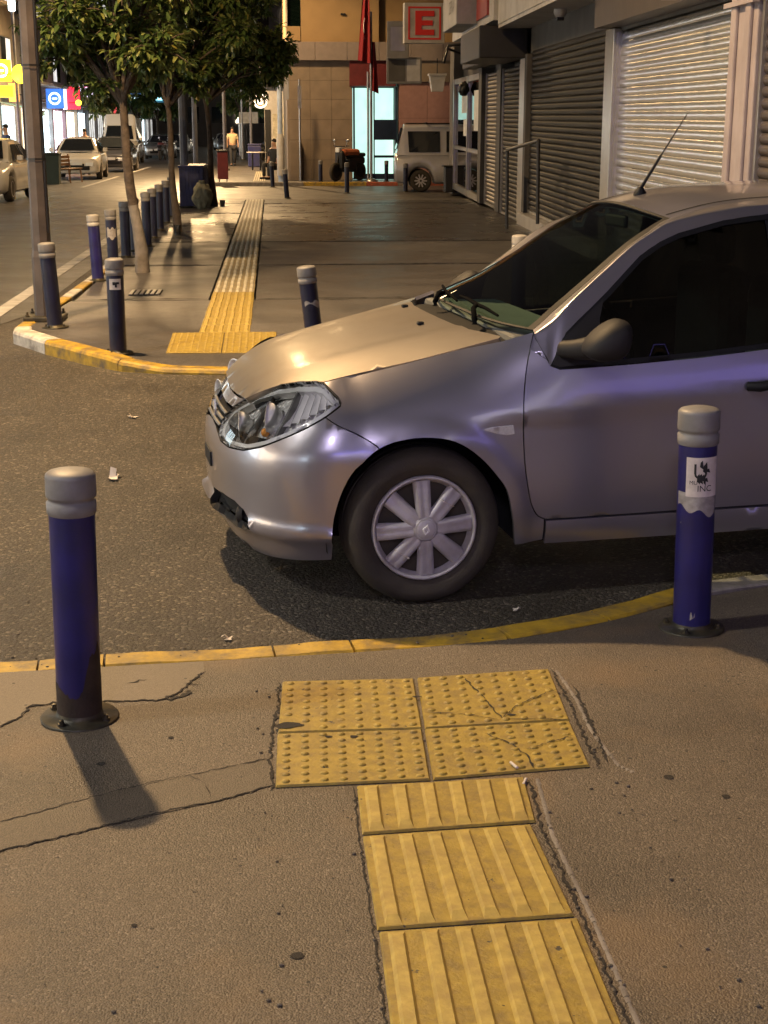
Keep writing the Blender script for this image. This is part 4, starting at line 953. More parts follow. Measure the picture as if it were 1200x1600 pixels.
FB = [(-1.175, 10.9, .71, 'blue_shaded', 'cap', 'navy bollard with small torn sticker, right of the lamp post at the far corner', (0, 0)),
      (-1.835, 12.26, .71, 'blue_shaded', 'cap', 'navy bollard standing tight against the foot of the brown lamp post', (0, R_(-3))),
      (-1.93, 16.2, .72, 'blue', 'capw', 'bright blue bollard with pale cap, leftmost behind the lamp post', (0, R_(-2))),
      (-1.89, 17.47, .71, 'blue_shaded', 'cap', 'navy bollard carrying a torn poster, second in the kerb row past the lamp post', (0, R_(-1))),
      (-1.91, 19.2, .72, 'blue_shaded', 'cap', 'plain navy bollard just left of the nearest tree trunk', (0, 0)),
      (-1.88, 20.2, .72, 'blue_shaded', 'cap', 'navy bollard half hidden behind the nearest tree trunk', (0, 0)),
      (-1.79, 21.06, .76, 'blue_shaded', 'cap', 'navy bollard just right of the nearest tree trunk', (0, 0)),
      (-1.83, 22.7, .75, 'blue_shaded', 'cap', 'second navy bollard right of the nearest tree trunk', (0, 0)),
      (-1.86, 24.5, .75, 'blue_shaded', 'cap', 'third navy bollard right of the nearest tree trunk', (0, 0)),
      (-1.89, 26.5, .75, 'blue_shaded', 'cap', 'navy bollard touching the second tree trunk in view', (0, 0)),
      (-1.92, 28.4, .75, 'blue_shaded', 'cap', 'last navy bollard before the blue ribbed container', (0, 0)),
      (.31, 10.46, .74, 'blue_shaded', 'cap', 'leaning navy bollard showing just above the car bonnet', (0, R_(-6))),
      (2.16, 12.7, .72, 'blue_shaded', 'capw', 'pale bollard cap showing beside the car windscreen', (0, 0)),
      (.03, 45.65, .77, 'blue_shaded', 'cap', 'small dark bollard across the side street, leftmost of the far group', (0, R_(-2))),
      (.39, 38.25, .74, 'blue_shaded', 'capw', 'leaning dark bollard at the end of the tactile strip', (0, R_(-4))),
      (2.10, 41.3, .84, 'blue_shaded', 'cap', 'dark bollard standing in front of the covered motorcycle', (0, 0)),
      (1.56, 47.2, .69, 'blue_shaded', 'cap', 'small dark bollard left of the covered motorcycle by the wall', (0, 0)),
      (3.73, 48.0, .66, 'blue_shaded', 'cap', 'small dark bollard in front of the lit doorway', (0, 0)),
      (3.80, 41.9, .80, 'blue_shaded', 'cap', 'dark bollard at the rear corner of the silver van', (0, 0)),
      (-1.93, 44.2, .74, 'blue_shaded', 'cap', 'bollard at the kerb behind the third tree trunk', (0, 0))]
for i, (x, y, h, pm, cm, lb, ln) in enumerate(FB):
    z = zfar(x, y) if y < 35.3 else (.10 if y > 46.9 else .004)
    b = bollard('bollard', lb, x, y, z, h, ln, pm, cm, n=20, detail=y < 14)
    if i == 0:
        on_tube(b, .0638, -125, -45, .48, .56, 'paper', 'sticker', 8, lift=.0015)
        m = MB()
        for a, zz, w, hh in ((-92, .525, .16, .012), (-80, .515, .12, .018), (-70, .528, .2, .008)): 
            a = R_(a); r = .0664; m.add([(r*math.cos(a-w), r*math.sin(a-w), zz-hh), (r*math.cos(a+w), r*math.sin(a+w), zz-hh), (r*math.cos(a+w), r*math.sin(a+w), zz+hh), (r*math.cos(a-w), r*math.sin(a-w), zz+hh)], [(0, 1, 2, 3)])
        m.build('print', MAT['ink'], b)
    if i == 3:
        on_tube(b, .0638, -135, -30, .36, .50, 'glue', 'torn_poster', 10, lambda t: (.37+.02*math.sin(t*9), .49+.015*math.sin(t*13)), lift=.0015)
    if i == 11: on_tube(b, .0638, -130, -20, .44, .50, 'glue', 'paint_scuff', 8, lambda t: (.45+.02*math.sin(t*5), .485+.01*math.sin(t*11)), lift=.001)

# ------------------------------------------------------------------ street lamps
MAT['lamp_glow'] = E_('sodium_lamp_glow', (1.0, .70, .36), 60)
def street_lamp(label, x, y, z, h, ax, ay, energy, mat, r0=.082, col=(1, .65, .31), group='street lamp posts', head=True, size=.14):
    o = thing('street_lamp', label, 'street lamp', (x, y, z), group=group)
    n = 8; m = MB(); m.lathe([(r0*1.12, 0), (r0*1.12, .55), (r0, .60), (r0*.55, h-.3), (r0*.45, h)], n, smooth=False, cap=False); m.build('pole', mat, o)
    m = MB().box(-.17, -.17, 0, .17, .17, .045, bev=.01); bpz = m.build('base_plate', MAT['base'], o)
    for sx in (-1, 1):
        for sy in (-1, 1): MB().lathe([(.018, .04), (.018, .06), (.01, .062), (.01, .085), (.0005, .087)], 6, T=Tr(.135*sx, .135*sy, 0), smooth=False, cap=False).build('bolt', MAT['base'], bpz)
    if head:
        A = Vector((ax, ay, 0)); d = A.normalized(); L = A.length
        m = MB(); m.tube([(0, 0, h-.1)]+[tuple(d*L*t+Vector((0, 0, h+.35*math.sin(t*math.pi/2)))) for t in (.15, .35, .6, .85, 1)], [.05, .045, .04, .036, .034, .032], 10); m.build('arm', mat, o)
        T = Tr(*(d*L+Vector((0, 0, h+.35)))) @ Rz(math.atan2(d.y, d.x)); m = MB(); m.box(-.05, -.13, -.03, .60, .13, .09, T=T, bev=.04); m.build('lamp_head', MAT['steel'], o)
        m = MB(); m.box(.06, -.10, -.045, .52, .10, -.032, T=T); m.build('lamp_glass', MAT['lamp_glow'], o)
        if energy:
            li = bpy.data.lights.new('street_light', 'SPOT'); li.energy = energy; li.color = col; li.shadow_soft_size = size; li.spot_size = R_(165); li.spot_blend = .35
            lo = bpy.data.objects.new('street_light', li); COL.objects.link(lo); lo.parent = o; p = T @ Vector((.29, 0, -.10)); lo.location = p
    return o
l1 = street_lamp('tall brown octagonal lamp post at the far corner, left edge of view', -1.99, 12.78, .10, 7.9, -.55, -1.55, 7200, MAT['pole'])
m = MB()
for z0, z1 in ((.75, 1.35), (1.40, 1.62), (1.75, 2.9)): 
    m.box(.050, -.045, z0, .078-.006*z0, .02, z1)
m.build('cable_cover', MAT['iron'], l1)
m = MB()
for z in (1.36, 2.12, 2.75): m.lathe([(.083, z), (.083, z+.015)], 8, cap=False, smooth=False)
m.build('strap', MAT['iron'], l1)
street_lamp('blue grey lamp post rising behind the blue ribbed container', -1.86, 31.9, .10, 8.2, -1.4, .2, 1700, MAT['pole_b'], r0=.088, size=.4)
street_lamp('lamp post far down the street behind the trees', -1.9, 62, .10, 8.2, -1.4, .0, 14000, MAT['pole_b'])
street_lamp('added violet fill lamp post beside the road behind the viewer', -2.3, -10.5, .10, 7.9, .4, 1.5, 1500, MAT['pole'], col=(.82, .72, 1.0), size=.6)  # unseen lamp, added as cool fill for the near side of the car
street_lamp('lamp post across the road, left of the viewer', -9.8, 2.2, .12, 8.4, 1.2, .2, 3000, MAT['pole_b'], col=(1.0, .96, .86), size=.35)
street_lamp('lamp post added on the side street corner to light the stone wall', -2.3, 45.6, .004, 7.6, .9, -.6, 2600, MAT['pole_b'], size=.4)  # lamp added to brighten the corner building wall

# ------------------------------------------------------------------ trees
def leaf_mat(name, a, b, c):
    m, nt, lk, p = newmat(name); g = nt.new('ShaderNodeNewGeometry'); r = ramp(nt, [(0, a), (.5, b), (.92, c), (1, (.20, .17, .03))]); lk.new(g.outputs['Random Per Island'], r.inputs[0])
    lk.new(r.outputs[0], p.inputs['Base Color']); p.inputs['Roughness'].default_value = .36; p.inputs['Specular IOR Level'].default_value = .5
    p.inputs['Transmission Weight'].default_value = 0.0
    tr = nt.new('ShaderNodeBsdfTranslucent'); lk.new(r.outputs[0], tr.inputs[0]); mx = nt.new('ShaderNodeMixShader'); mx.inputs[0].default_value = .32
    lk.new(p.outputs[0], mx.inputs[1]); lk.new(tr.outputs[0], mx.inputs[2]); lk.new(mx.outputs[0], nt['Material Output'].inputs[0])
    return m
MAT['leaf'] = leaf_mat('broad_green_leaves', (.05, .092, .027), (.11, .165, .046), (.24, .27, .085))
MAT['bark'] = M('tree_bark', (.085, .062, .045), .85, var=.35, scale=12, bump=.9, bscale=35, bdist=.02)
MAT['bark_w'] = M('tree_bark_limed', (.20, .175, .15), .8, var=.3, scale=9, bump=.7, bscale=30, bdist=.015)
def leaf(mb, p, d, up, L, W, rnd):
    d = d.normalized(); s = d.cross(up)
    if s.length < .05: s = d.cross(Vector((1, 0, 0)))
    s.normalize(); u = s.cross(d); f = .22*W; dr = -.16*L
    a = p; b = p+d*L*.38+u*.0; c = p+d*L*.75+u*dr*.35; e = p+d*L+u*dr
    v = [a, b+s*W*.5+u*f, b, b-s*W*.5+u*f, c+s*W*.36+u*f*.7, c, c-s*W*.36+u*f*.7, e]
    mb.add([tuple(x) for x in v], [(0, 2, 1), (0, 3, 2), (1, 2, 5, 4), (2, 3, 6, 5), (4, 5, 7), (5, 6, 7)], 0, True)
def tree(label, base, top, clumps, seed, r0, limed=0.0, per=15, L=.15):
    rnd = random.Random(seed); o = thing('street_tree', label, 'tree', base, group='broad leaved trees along the kerb')
    b = Vector((0, 0, -.05)); t = Vector(top)-Vector(base); P = [b]; 
    for k in range(1, 9):
        f = k/8; P.append(Vector((t.x*f+.02*math.sin(f*7+seed), t.y*f+.02*math.sin(f*5+seed*2), t.z*f)))
    rs = [r0*(1.25-.12*k if k < 2 else 1.0-.045*k) for k in range(9)]
    m = MB(); m.tube(P, rs, 12); 
    tr = m.build('trunk', [MAT['bark']], o)
    if limed:
        k = 4; m = MB(); m.tube(P[:k], [r*1.02 for r in rs[:k]], 12); m.build('limed_bark', MAT['bark_w'], o)
    T = P[-1]; br = MB(); lf = MB(); tips = []
    for c, r in clumps:
        c = Vector(c)-Vector(base); mid = T.lerp(c, .5)+Vector((rnd.uniform(-.1, .1), rnd.uniform(-.1, .1), .12)); br.tube([T-Vector((0, 0, .15)), mid, c], [r0*.5, r0*.3, r0*.12], 7)
        nb = int(26*(r/.5)**2)
        for k in range(nb):
            v = Vector((rnd.gauss(0, 1), rnd.gauss(0, 1), rnd.gauss(0, .8))).normalized(); rr = r*rnd.uniform(.35, 1.06); e = c+Vector((v.x*rr, v.y*rr, v.z*rr*.8))
            br.tube([c.lerp(e, .15), c.lerp(e, .6)+Vector((0, 0, .03)), e], [.012, .008, .004], 4, cap=False)
            for q in range(per):
                f = rnd.uniform(.35, 1.0); p = c.lerp(e, f)+Vector((rnd.uniform(-.04, .04), rnd.uniform(-.04, .04), rnd.uniform(-.04, .04)))
                d = (e-c).normalized()*.7+Vector((rnd.uniform(-1, 1), rnd.uniform(-1, 1), rnd.uniform(-.95, .35)))
                leaf(lf, p, d, Vector((rnd.uniform(-.5, .5), rnd.uniform(-.5, .5), 1)), L*rnd.uniform(.7, 1.2), L*.42*rnd.uniform(.8, 1.15), rnd)
    br.build('branches', MAT['bark'], o); lf.build('crown', MAT['leaf'], o)
    return o
def blob(cx, cy, z0, z1, rx, ry, n, r, seed):
    rnd = random.Random(seed); out = []
    while len(out) < n:
        x, y, z = rnd.uniform(-1, 1), rnd.uniform(-1, 1), rnd.uniform(-1, 1)
        if x*x+y*y+z*z > 1: continue
        out.append(((cx+x*rx, cy+y*ry, (z0+z1)/2+z*(z1-z0)/2), r*rnd.uniform(.8, 1.15)))
    return out
tree('nearest leafy street tree with a pale leaning trunk behind the bollards', (-1.53, 17.2, .1), (-1.70, 17.2, 2.15), blob(-1.75, 17.2, 2.15, 4.0, .74, .8, 30, .42, 3), 1, .068, limed=1, L=.125)
tree('second leafy street tree from the front, slim brown trunk', (-1.545, 24.1, .1), (-1.65, 24.1, 2.2), blob(-1.25, 24.1, 2.35, 4.6, .95, 1.0, 30, .5, 8), 2, .062, L=.145)
tree('third leafy street tree, its crown reaching out to the right', (-1.26, 32.4, .1), (-1.38, 32.4, 2.4), blob(-.78, 32.4, 2.5, 5.2, 1.15, 1.1, 34, .55, 14)+[((.05, 32.3, 2.95), .45), ((.22, 32.2, 3.2), .42)], 3, .07, L=.165)

# ------------------------------------------------------------------ kerbside clutter
MAT['bin_blue'] = M('blue_ribbed_sheet', (.018, .022, .11), .45, var=.2, dirt=(.03, .03, .05), dscale=4, damt=.6)
MAT['sack'] = M('grey_woven_sack', (.20, .19, .13), .9, var=.3, scale=9, bump=.8, bscale=40, bdist=.01)
MAT['clear'] = glass('clear_plastic_cup', (.95, .97, 1), .85, .08)
MAT['trash'] = M('crumpled_white_paper', (.62, .56, .50), .7, var=.12)
o = thing('waste_container', 'dark blue ribbed container on the kerb behind the tree trunks', 'container', (-1.70, 31.5, .1))
m = MB(); m.box(-.25, 0, .05, .25, 1.9, .84); m.build('body', MAT['bin_blue'], o)
for k in range(7): MB().box(-.235+k*.073, -.022, .06, -.205+k*.073, 0, .83).build('rib', MAT['bin_blue'], o)
for k in range(14): MB().box(.25, .06+k*.13, .06, .268, .10+k*.13, .83).build('rib', MAT['bin_blue'], o)
m = MB(); m.box(-.27, -.03, .84, .27, 1.93, .885, bev=.01); m.build('rim', MAT['bin_blue'], o)
def lump(name, mat, loc, rx, ry, rz, label, cat, seed, amp=.22, fr=2.4, n=24):
    bm = bmesh.new(); bmesh.ops.create_icosphere(bm, subdivisions=4, radius=1)
    for v in bm.verts:
        d = 1+amp*noise.noise(v.co*fr+Vector((seed, 0, 0)))+amp*.4*noise.noise(v.co*fr*2.7+Vector((0, seed, 0)))
        v.co = Vector((v.co.x*rx*d, v.co.y*ry*d, max(-rz*.92, v.co.z*rz*d)+rz*.92))
    m = MB(); m.bm(bm, 0, True); bm.free(); return tag(m.build(name, mat, None, loc), label, cat)
s = lump('rubbish_sack', MAT['sack'], (-1.46, 31.15, .1), .20, .19, .28, 'lumpy grey rubbish sack leaning on the blue container', 'sack', 3.0, .25)
MB().lathe([(.03, .50), (.05, .54), (.075, .58), (.05, .585), (.0005, .56)], 10, cap=False).build('tied_neck', MAT['sack'], s)
def cup(loc, label, mat, r=.045, h=.12):
    o = thing('cup', label, 'cup', loc); MB().lathe([(r*.78, .002), (r*.8, .004), (r, h), (r*1.05, h), (r*1.05, h+.006), (r*.97, h), (r*.76, .006)], 18, cap=False).build('wall', mat, o)
    MB().lathe([(r*.76, .005), (.0005, .006)], 18, cap=False).build('bottom', mat, o); return o
cup((-1.50, 23.3, .1), 'clear plastic cup at the foot of the second tree', MAT['clear'], .06, .15)
cup((-1.08, 32.3, .1), 'small white cup at the foot of the third tree', MAT['trash'], .06, .13)
def crumple(loc, label, seed, s=.05):
    rnd = random.Random(seed); m = MB()
    for k in range(4):
        a = rnd.uniform(0, 6.28); d = Vector((math.cos(a), math.sin(a), 0)); n = Vector((-d.y, d.x, 0)); w = s*rnd.uniform(.25, .5); L = s*rnd.uniform(.8, 1.4); h = s*(.9 if k == 0 else rnd.uniform(.1, .35))
        m.add([(n*-w)+Vector((0, 0, .003)), n*w+Vector((0, 0, .003)), d*L*.5+n*w*.8+Vector((0, 0, h)), d*L*.5-n*w+Vector((0, 0, h*.8)), d*L-n*w*.6+Vector((0, 0, h*.35+.004)), d*L+n*w*.5+Vector((0, 0, h*.2+.004))], [(0, 1, 2, 3), (3, 2, 5, 4)])
    return tag(m.build('crumpled_paper', MAT['trash'], None, loc), label, 'litter', 'scraps of litter on the ground')
crumple((-.83, 7.15, .004), 'crumpled white paper wrapper lying on the asphalt', 4, .06)
crumple((-.88, 8.75, .003), 'flat scrap of paper on the asphalt near the far kerb', 9, .035)
crumple((-.18, 4.72, .003), 'pale paper scrap beside the yellow kerb', 12, .02)
crumple((.86, 4.95, .003), 'small scrap on the asphalt just behind the front wheel', 15, .016)
def butt(x, y, z, a, label):
    m = MB(); m.tube([(-.018, 0, .005), (.018, 0, .005)], .0042, 8); return tag(m.build('cigarette_butt', MAT['trash'], None, (x, y, z), (0, 0, a)), label, 'litter', 'cigarette ends on the tactile paving')
butt(.624, 3.394, zpav(3.394)+.001, 1.2, 'cigarette end in the gap at the corner of the guide tile')
butt(.611, 3.486, zpav(3.486)+.009, 1.9, 'cigarette end lying on the blister tile')
rg_ = random.Random(21); m = MB()
for k in range(16):
    x, y, r = rg_.uniform(-.9, 1.6), rg_.uniform(2.3, 4.2), rg_.uniform(.008, .02)
    if -.05 < x < .9 and y > 3.3 or .15 < x < .68: continue
    n = 12; m.add([(x+r*(.8+.3*noise.noise(Vector((a*.9, k, 0))))*math.cos(a*math.pi/6), y+r*.9*(.8+.3*noise.noise(Vector((a*.7, k, 4))))*math.sin(a*math.pi/6), zpav(y)+.0025) for a in range(n)], [tuple(range(n))])
m.build('gum_spot', MAT['crack'], pavement)
m = MB(); MAT['grit'] = M('loose_grit', (.10, .085, .065), .8, var=.5, scale=30)
for k in range(420):
    t = rg_.random()
    if t < .45: x = rg_.uniform(-1.0, 1.9); y = kn(x)+rg_.uniform(.0, .10)**1.0*rg_.choice((1, 1, -1.2)); z = .003 if y > kn(x) else zpav(y)+.008
    elif t < .7: x = rg_.choice((-.03, .86, .175, .645))+rg_.gauss(0, .02); y = rg_.uniform(2.3, 4.2); z = zpav(y)+.003
    else: x = rg_.uniform(-1.2, 2.0); y = rg_.uniform(2.3, 8.5); z = (zpav(y) if y < kn(x)-.12 else 0)+.003
    r = rg_.uniform(.0015, .0055); bm = bmesh.new(); bmesh.ops.create_icosphere(bm, subdivisions=1, radius=r); m.bm(bm, 0, False, Tr(x, y, z) @ Matrix.Diagonal((1.2, .9, .6, 1)) @ Rz(rg_.uniform(0, 6))); bm.free()
tag(m.build('grit', MAT['grit']), 'loose grit scattered along the kerb and tactile paving', 'grit', kind='stuff')
# drain grating on the far pavement
gr = thing('drain_grating', 'small bright drain grating on the far pavement', 'grating', (-1.30, 14.9, .106))
m = MB()
MB().box(-.16, -.22, -.003, .16, .22, 0).build('pit', MAT['crack'], gr)
for k in range(6): MB().box(-.155+k*.054, -.21, .0, -.125+k*.054, .21, .008).build('bar', MAT['steel'], gr)
# ------------------------------------------------------------------ shop row on the right
FD = Vector((.03, 1, .0189)).normalized(); FN = Vector((-1, .03, 0)).normalized()
def FT(): 
    return Matrix(((FN.x, FD.x, 0, 4.42), (FN.y, FD.y, 0, 24.0), (0, FD.z, 1, .10), (0, 0, 0, 1)))
FM = FT()      # local: x = metres out towards the street, y = along the row (a), z = up
def shop_thing(name, label, cat, group=None):
    o = thing(name, label, cat, group=group); o.matrix_world = FM; return o
MAT['slat_al'] = M('aluminium_slats', (.66, .68, .70), .22, metal=.82, var=.06, scale=3, bump=.20, bscale=2.2, bdist=.03, rvar=.06)
MAT['slat_dk'] = M('dark_grey_slats', (.022, .022, .024), .40, metal=.0, var=.15, scale=3, bump=.2, bscale=14, bdist=.01, spec=.035)
MAT['slat_br'] = M('brown_grey_slats', (.08, .065, .058), .45, metal=.4, var=.12, scale=3, bump=.2, bscale=14, bdist=.01)
MAT['frame_al'] = M('aluminium_frame', (.46, .45, .42), .28, metal=.85, var=.1, scale=5, bump=.1)
MAT['pilaster'] = M('mauve_pilaster', (.33, .29, .31), .5, var=.12, scale=3, dirt=(.22, .18, .18), dscale=2, damt=.5)
MAT['facade_dk'] = M('dark_facade', (.05, .045, .042), .7, var=.25, scale=3)
MAT['white_pl'] = M('white_sign_plastic', (.58, .56, .54), .45, var=.08, scale=3, dirt=(.3, .27, .24), dscale=2, damt=.5)
MAT['sign_red'] = M('red_sign_panel', (.38, .045, .035), .4, var=.08)
MAT['sign_grey'] = M('grey_sign_panel', (.24, .23, .22), .45, var=.12)
MAT['marble'] = M('pale_marble_step', (.42, .40, .38), .30, var=.18, scale=3, bump=.1)
MAT['concrete'] = M('render_wall', (.12, .11, .10), .8, var=.2, scale=2, bump=.5, bscale=30)
MAT['glass_dk'] = glass('dark_shop_glass', (.5, .55, .55), .35, .02)
MAT['paper_w'] = M('white_notice', (.6, .6, .58), .6, bump=0)
def slat_mesh(name, w, pitch, mat, depth=.018):
    m = MB(); prof = [(0, 0), (depth*.55, pitch*.10), (depth, pitch*.34), (depth*.98, pitch*.62), (depth*.5, pitch*.88), (0, pitch*.98)]; n = 14; vs = []; fs = []
    for i in range(n+1):
        for x, z in prof: vs.append((x, w*i/n, z))
    k = len(prof)
    for i in range(n):
        for j in range(k-1): fs.append((i*k+j, i*k+j+1, (i+1)*k+j+1, (i+1)*k+j))
    m.add(vs, fs, 0, True); return m.mesh(name, mat)
def shutter(label, a0, a1, z0, z1, pitch, mat, x=0.0, rail=MAT['frame_al'], rails=True, depth=.026):
    o = shop_thing('roller_shutter', label, 'shutter', 'closed roller shutters of the shop row')
    me = slat_mesh('slat', a1-a0, pitch, mat, depth); z = z0; k = 0; rnd = random.Random(int(a0*10)+3)
    while z < z1-.001:
        s = link('slat', me, o, (x+rnd.uniform(-.002, .002), a0, z), (rnd.uniform(-.0012, .0012), rnd.uniform(-.05, .05), 0)); z += pitch
    MB().box(x-.03, a0, z0-.05, x+.03, a1, z0).build('bottom_bar', rail, o)
    if rails:
        for a in (a0-.06, a1): MB().box(x-.04, a, z0-.05, x+.05, a+.06, z1).build('guide_rail', rail, o)
    return o
sb = shop_thing('shop_building', 'dark shop building with closed shutters along the right pavement', 'building')
m = MB(); m.box(-9, -13.6, -.2, -.20, 16.4, 14); m.build('wall', MAT['facade_dk'], sb)
m = MB(); m.box(-.20, -13.6, 2.82, .0, 1.6, 3.3); m.build('lintel', MAT['concrete'], sb)
shutter('wide bright aluminium roller shutter above the car roof', -11.05, -6.05, -.05, 2.80, .092, MAT['slat_al'], depth=.009)
shutter('dark grey roller shutter behind the car windscreen', -5.42, 1.30, .26, 2.82, .088, MAT['slat_dk'], rails=False)
shutter('narrow lit shutter beyond the black handrail', 2.75, 5.15, .0, 2.72, .085, MAT['slat_dk'], x=-.02)
shutter('brown shutter in the dark doorway, third along the row', 6.0, 8.35, .0, 2.72, .085, MAT['slat_br'], x=-.06)
shutter('brown shutter at the right edge of view', -13.5, -12.0, -.05, 2.9, .092, MAT['slat_br'], x=.02)
for name, a0, a1, w, mt in (('column', -6.0, -5.5, .10, 'frame_al'), ('column', 1.36, 1.62, .10, 'facade_dk'), ('column', 1.75, 2.62, .04, 'frame_al'), ('column', 5.25, 5.9, .06, 'facade_dk'), ('column', 8.45, 9.0, .08, 'facade_dk')):
    MB().box(-.2, a0, -.05, w, a1, 2.85, bev=.01).build(name, MAT[mt], sb)
pl = MB(); pl.box(-.2, -11.92, -.1, .10, -11.12, 4.2, bev=.01)
pl.box(.10, -11.80, -.1, .135, -11.66, 4.2, bev=.01); pl.box(.10, -11.38, -.1, .135, -11.24, 4.2, bev=.01)
pl.build('pilaster', MAT['pilaster'], sb)
MB().box(.10, -11.95, 2.72, .16, -11.08, 2.76).build('pilaster_band', MAT['pilaster'], sb)
# step below the dark shutter, tiled riser
st = shop_thing('marble_step', 'pale marble step under the dark shutter', 'step')
MB().box(-.1, -5.4, -.02, .16, 1.62, .20, bev=.01).build('tread', MAT['marble'], st)
for k in range(7): MB().box(.16, -5.4+k*1.003, .0, .172, -5.4+k*1.003+.995, .185).build('riser_tile', MAT['marble'], st)
# signs above
sg = shop_thing('shop_fascia', 'long white shop fascia with grey soffit above the dark shutter', 'sign')
MB().box(.0, -5.6, 3.28, .55, 1.75, 4.6).build('box', MAT['white_pl'], sg)
MB().box(.55, -5.55, 3.34, .565, 1.7, 4.55).build('face', MAT['white_pl'], sg)
sr = shop_thing('shop_fascia', 'brown cornice box above the bright shutter', 'sign')
MB().box(.0, -11.0, 2.86, .28, -5.7, 4.4).build('box', MAT['slat_br'], sr)
sz = shop_thing('shop_fascia', 'white fascia with red panels beyond the dark shutter', 'sign')
MB().box(.0, 1.9, 3.42, .62, 9.6, 4.8).build('box', MAT['white_pl'], sz)
for a0, a1 in ((2.6, 4.3), (5.9, 6.4)): MB().box(.62, a0, 3.55, .66, a1, 4.7).build('red_panel', MAT['sign_red'], sz)
zb = shop_thing('projecting_sign', 'white lettered sign box sticking out below the fascia', 'sign')
MB().box(.62, 4.5, 3.50, 1.02, 7.4, 4.5, bev=.02).build('box', MAT['white_pl'], zb)
text_mb('ZEFNA', .34, lambda x, y, z: (1.024, 5.5-x*1.0, 3.86+y)).build('lettering', MAT['sign_grey'], zb)
# pharmacy style E sign and neighbours, facing the viewer
def face_sign(name, label, X, Y, z0, z1, w, d, mat, rz=0.0):
    o = thing(name, label, 'sign', (X, Y, 0), rz); MB().box(0, 0, z0, w, d, z1, bev=.015).build('box', mat, o); return o
E0 = face_sign('pharmacy_sign', 'square white sign with a big red letter E in a red border', 3.40, 38.0, 3.83, 4.80, 1.03, .28, MAT['white_pl'], R_(2))
MAT['e_red'] = E_('red_letter_face', (.55, .03, .02), .12)
m = MB(); b = .05
for x0, z0, x1, z1 in ((.10, 3.92, .93, 3.96), (.10, 4.67, .93, 4.71), (.10, 3.96, .14, 4.67), (.89, 3.96, .93, 4.67)): m.box(x0, -.012, z0, x1, .001, z1)
m.build('border', MAT['e_red'], E0)
m = MB(); m.box(.28, -.02, 4.03, .44, .001, 4.61); m.box(.44, -.02, 4.03, .76, .001, 4.16); m.box(.44, -.02, 4.26, .72, .001, 4.38); m.box(.44, -.02, 4.48, .76, .001, 4.61)
m.build('letter', MAT['e_red'], E0)
E1 = face_sign('wall_sign', 'plain grey sign box left of the letter E sign', 3.12, 40.0, 3.55, 4.50, .58, .3, MAT['sign_grey'], R_(-6))
MB().box(.10, -.012, 3.75, .48, .001, 4.35).build('panel', MAT['frame_al'], E1)
E2 = face_sign('wall_sign', 'dull grey sign box below the letter E sign', 3.13, 40.3, 2.92, 3.60, .95, .3, MAT['sign_grey'], R_(-6))
MB().box(.06, -.012, 2.98, .50, .001, 3.54).build('panel', MAT['concrete'], E2); MB().box(.55, -.012, 2.98, .90, .001, 3.54).build('panel', MAT['white_pl'], E2)
ex = face_sign('wall_sign', 'pale sign panel directly above the letter E sign', 3.42, 38.2, 4.9, 5.6, 1.0, .2, MAT['white_pl'], R_(2))
MB().box(.06, -.012, 4.96, .94, .001, 5.54).build('panel', MAT['frame_al'], ex)
# black awning boxes, bracket, pendant bag, pale planter
aw = shop_thing('awning_cassette', 'black awning cassette over the doorways', 'awning')
MB().box(.0, 2.0, 2.80, .85, 5.3, 3.34, bev=.02).build('housing', MAT['iron'], aw)
MB().box(.0, 5.35, 2.86, .30, 10.5, 3.40, bev=.02).build('housing', MAT['iron'], aw)
m = MB(); m.tube([FM.inverted() @ (FM @ Vector((.1, 7.2, 3.3))), (.9, 7.4, 3.25), (1.0, 7.4, 2.9)], .03, 8); m.tube([(.1, 7.6, 2.9), (.95, 7.4, 3.2)], .025, 8); m.build('bracket', MAT['iron'], aw)
pb = thing('hanging_planter', 'pale box hanging from the awning frame', 'planter', (4.2, 37.6, 0)); m = MB(); m.add([(-.14, -.12, 2.65), (.14, -.12, 2.65), (.14, .12, 2.65), (-.14, .12, 2.65), (-.2, -.17, 3.05), (.2, -.17, 3.05), (.2, .17, 3.05), (-.2, .17, 3.05)], [(3, 2, 1, 0), (0, 1, 5, 4), (1, 2, 6, 5), (2, 3, 7, 6), (3, 0, 4, 7), (4, 5, 6, 7)]); m.build('box', MAT['white_pl'], pb); MB().box(-.22, -.19, 3.03, .22, .19, 3.08).build('rim', MAT['white_pl'], pb)
MB().tube([(.0, 0, 3.08), (.0, 0, 3.45)], .012, 6).build('hanger', MAT['iron'], pb)
lump('hanging_bag', MAT['iron'], (4.62, 35.6, 2.5), .13, .12, .17, 'black bag hanging beside the glass door', 'bag', 8.0, .2)
# glass shop door with frame and notices
dr = shop_thing('shop_door', 'narrow glazed shop door with taped notices', 'door')
for a0, a1, z0, z1 in ((9.05, 9.18, -.05, 2.75), (11.6, 11.75, -.05, 2.75), (15.1, 15.3, -.05, 2.75)): MB().box(-.05, a0, z0, .06, a1, z1).build('post', MAT['frame_al'], dr)
for a0, a1, z0, z1 in ((9.18, 15.1, 2.62, 2.75), (9.18, 15.1, -.05, .10), (9.18, 15.1, 1.0, 1.08)): MB().box(-.045, a0, z0, .05, a1, z1).build('rail', MAT['frame_al'], dr)
MB().box(-.01, 9.18, .1, .0, 11.6, 2.62).build('pane', MAT['glass_dk'], dr); MB().box(-.01, 11.75, .1, .0, 15.1, 2.62).build('pane', MAT['glass_dk'], dr)
for a, z, w, h in ((11.9, 1.9, 1.6, .55), (9.4, 1.5, 1.2, .9), (12.2, 1.35, .8, .4)): MB().box(.002, a, z, .006, a+w, z+h).build('notice', MAT['paper_w'], dr)
MB().box(-.20, 15.3, -.2, .05, 16.4, 3.6).build('corner_pier', MAT['concrete'], sb)
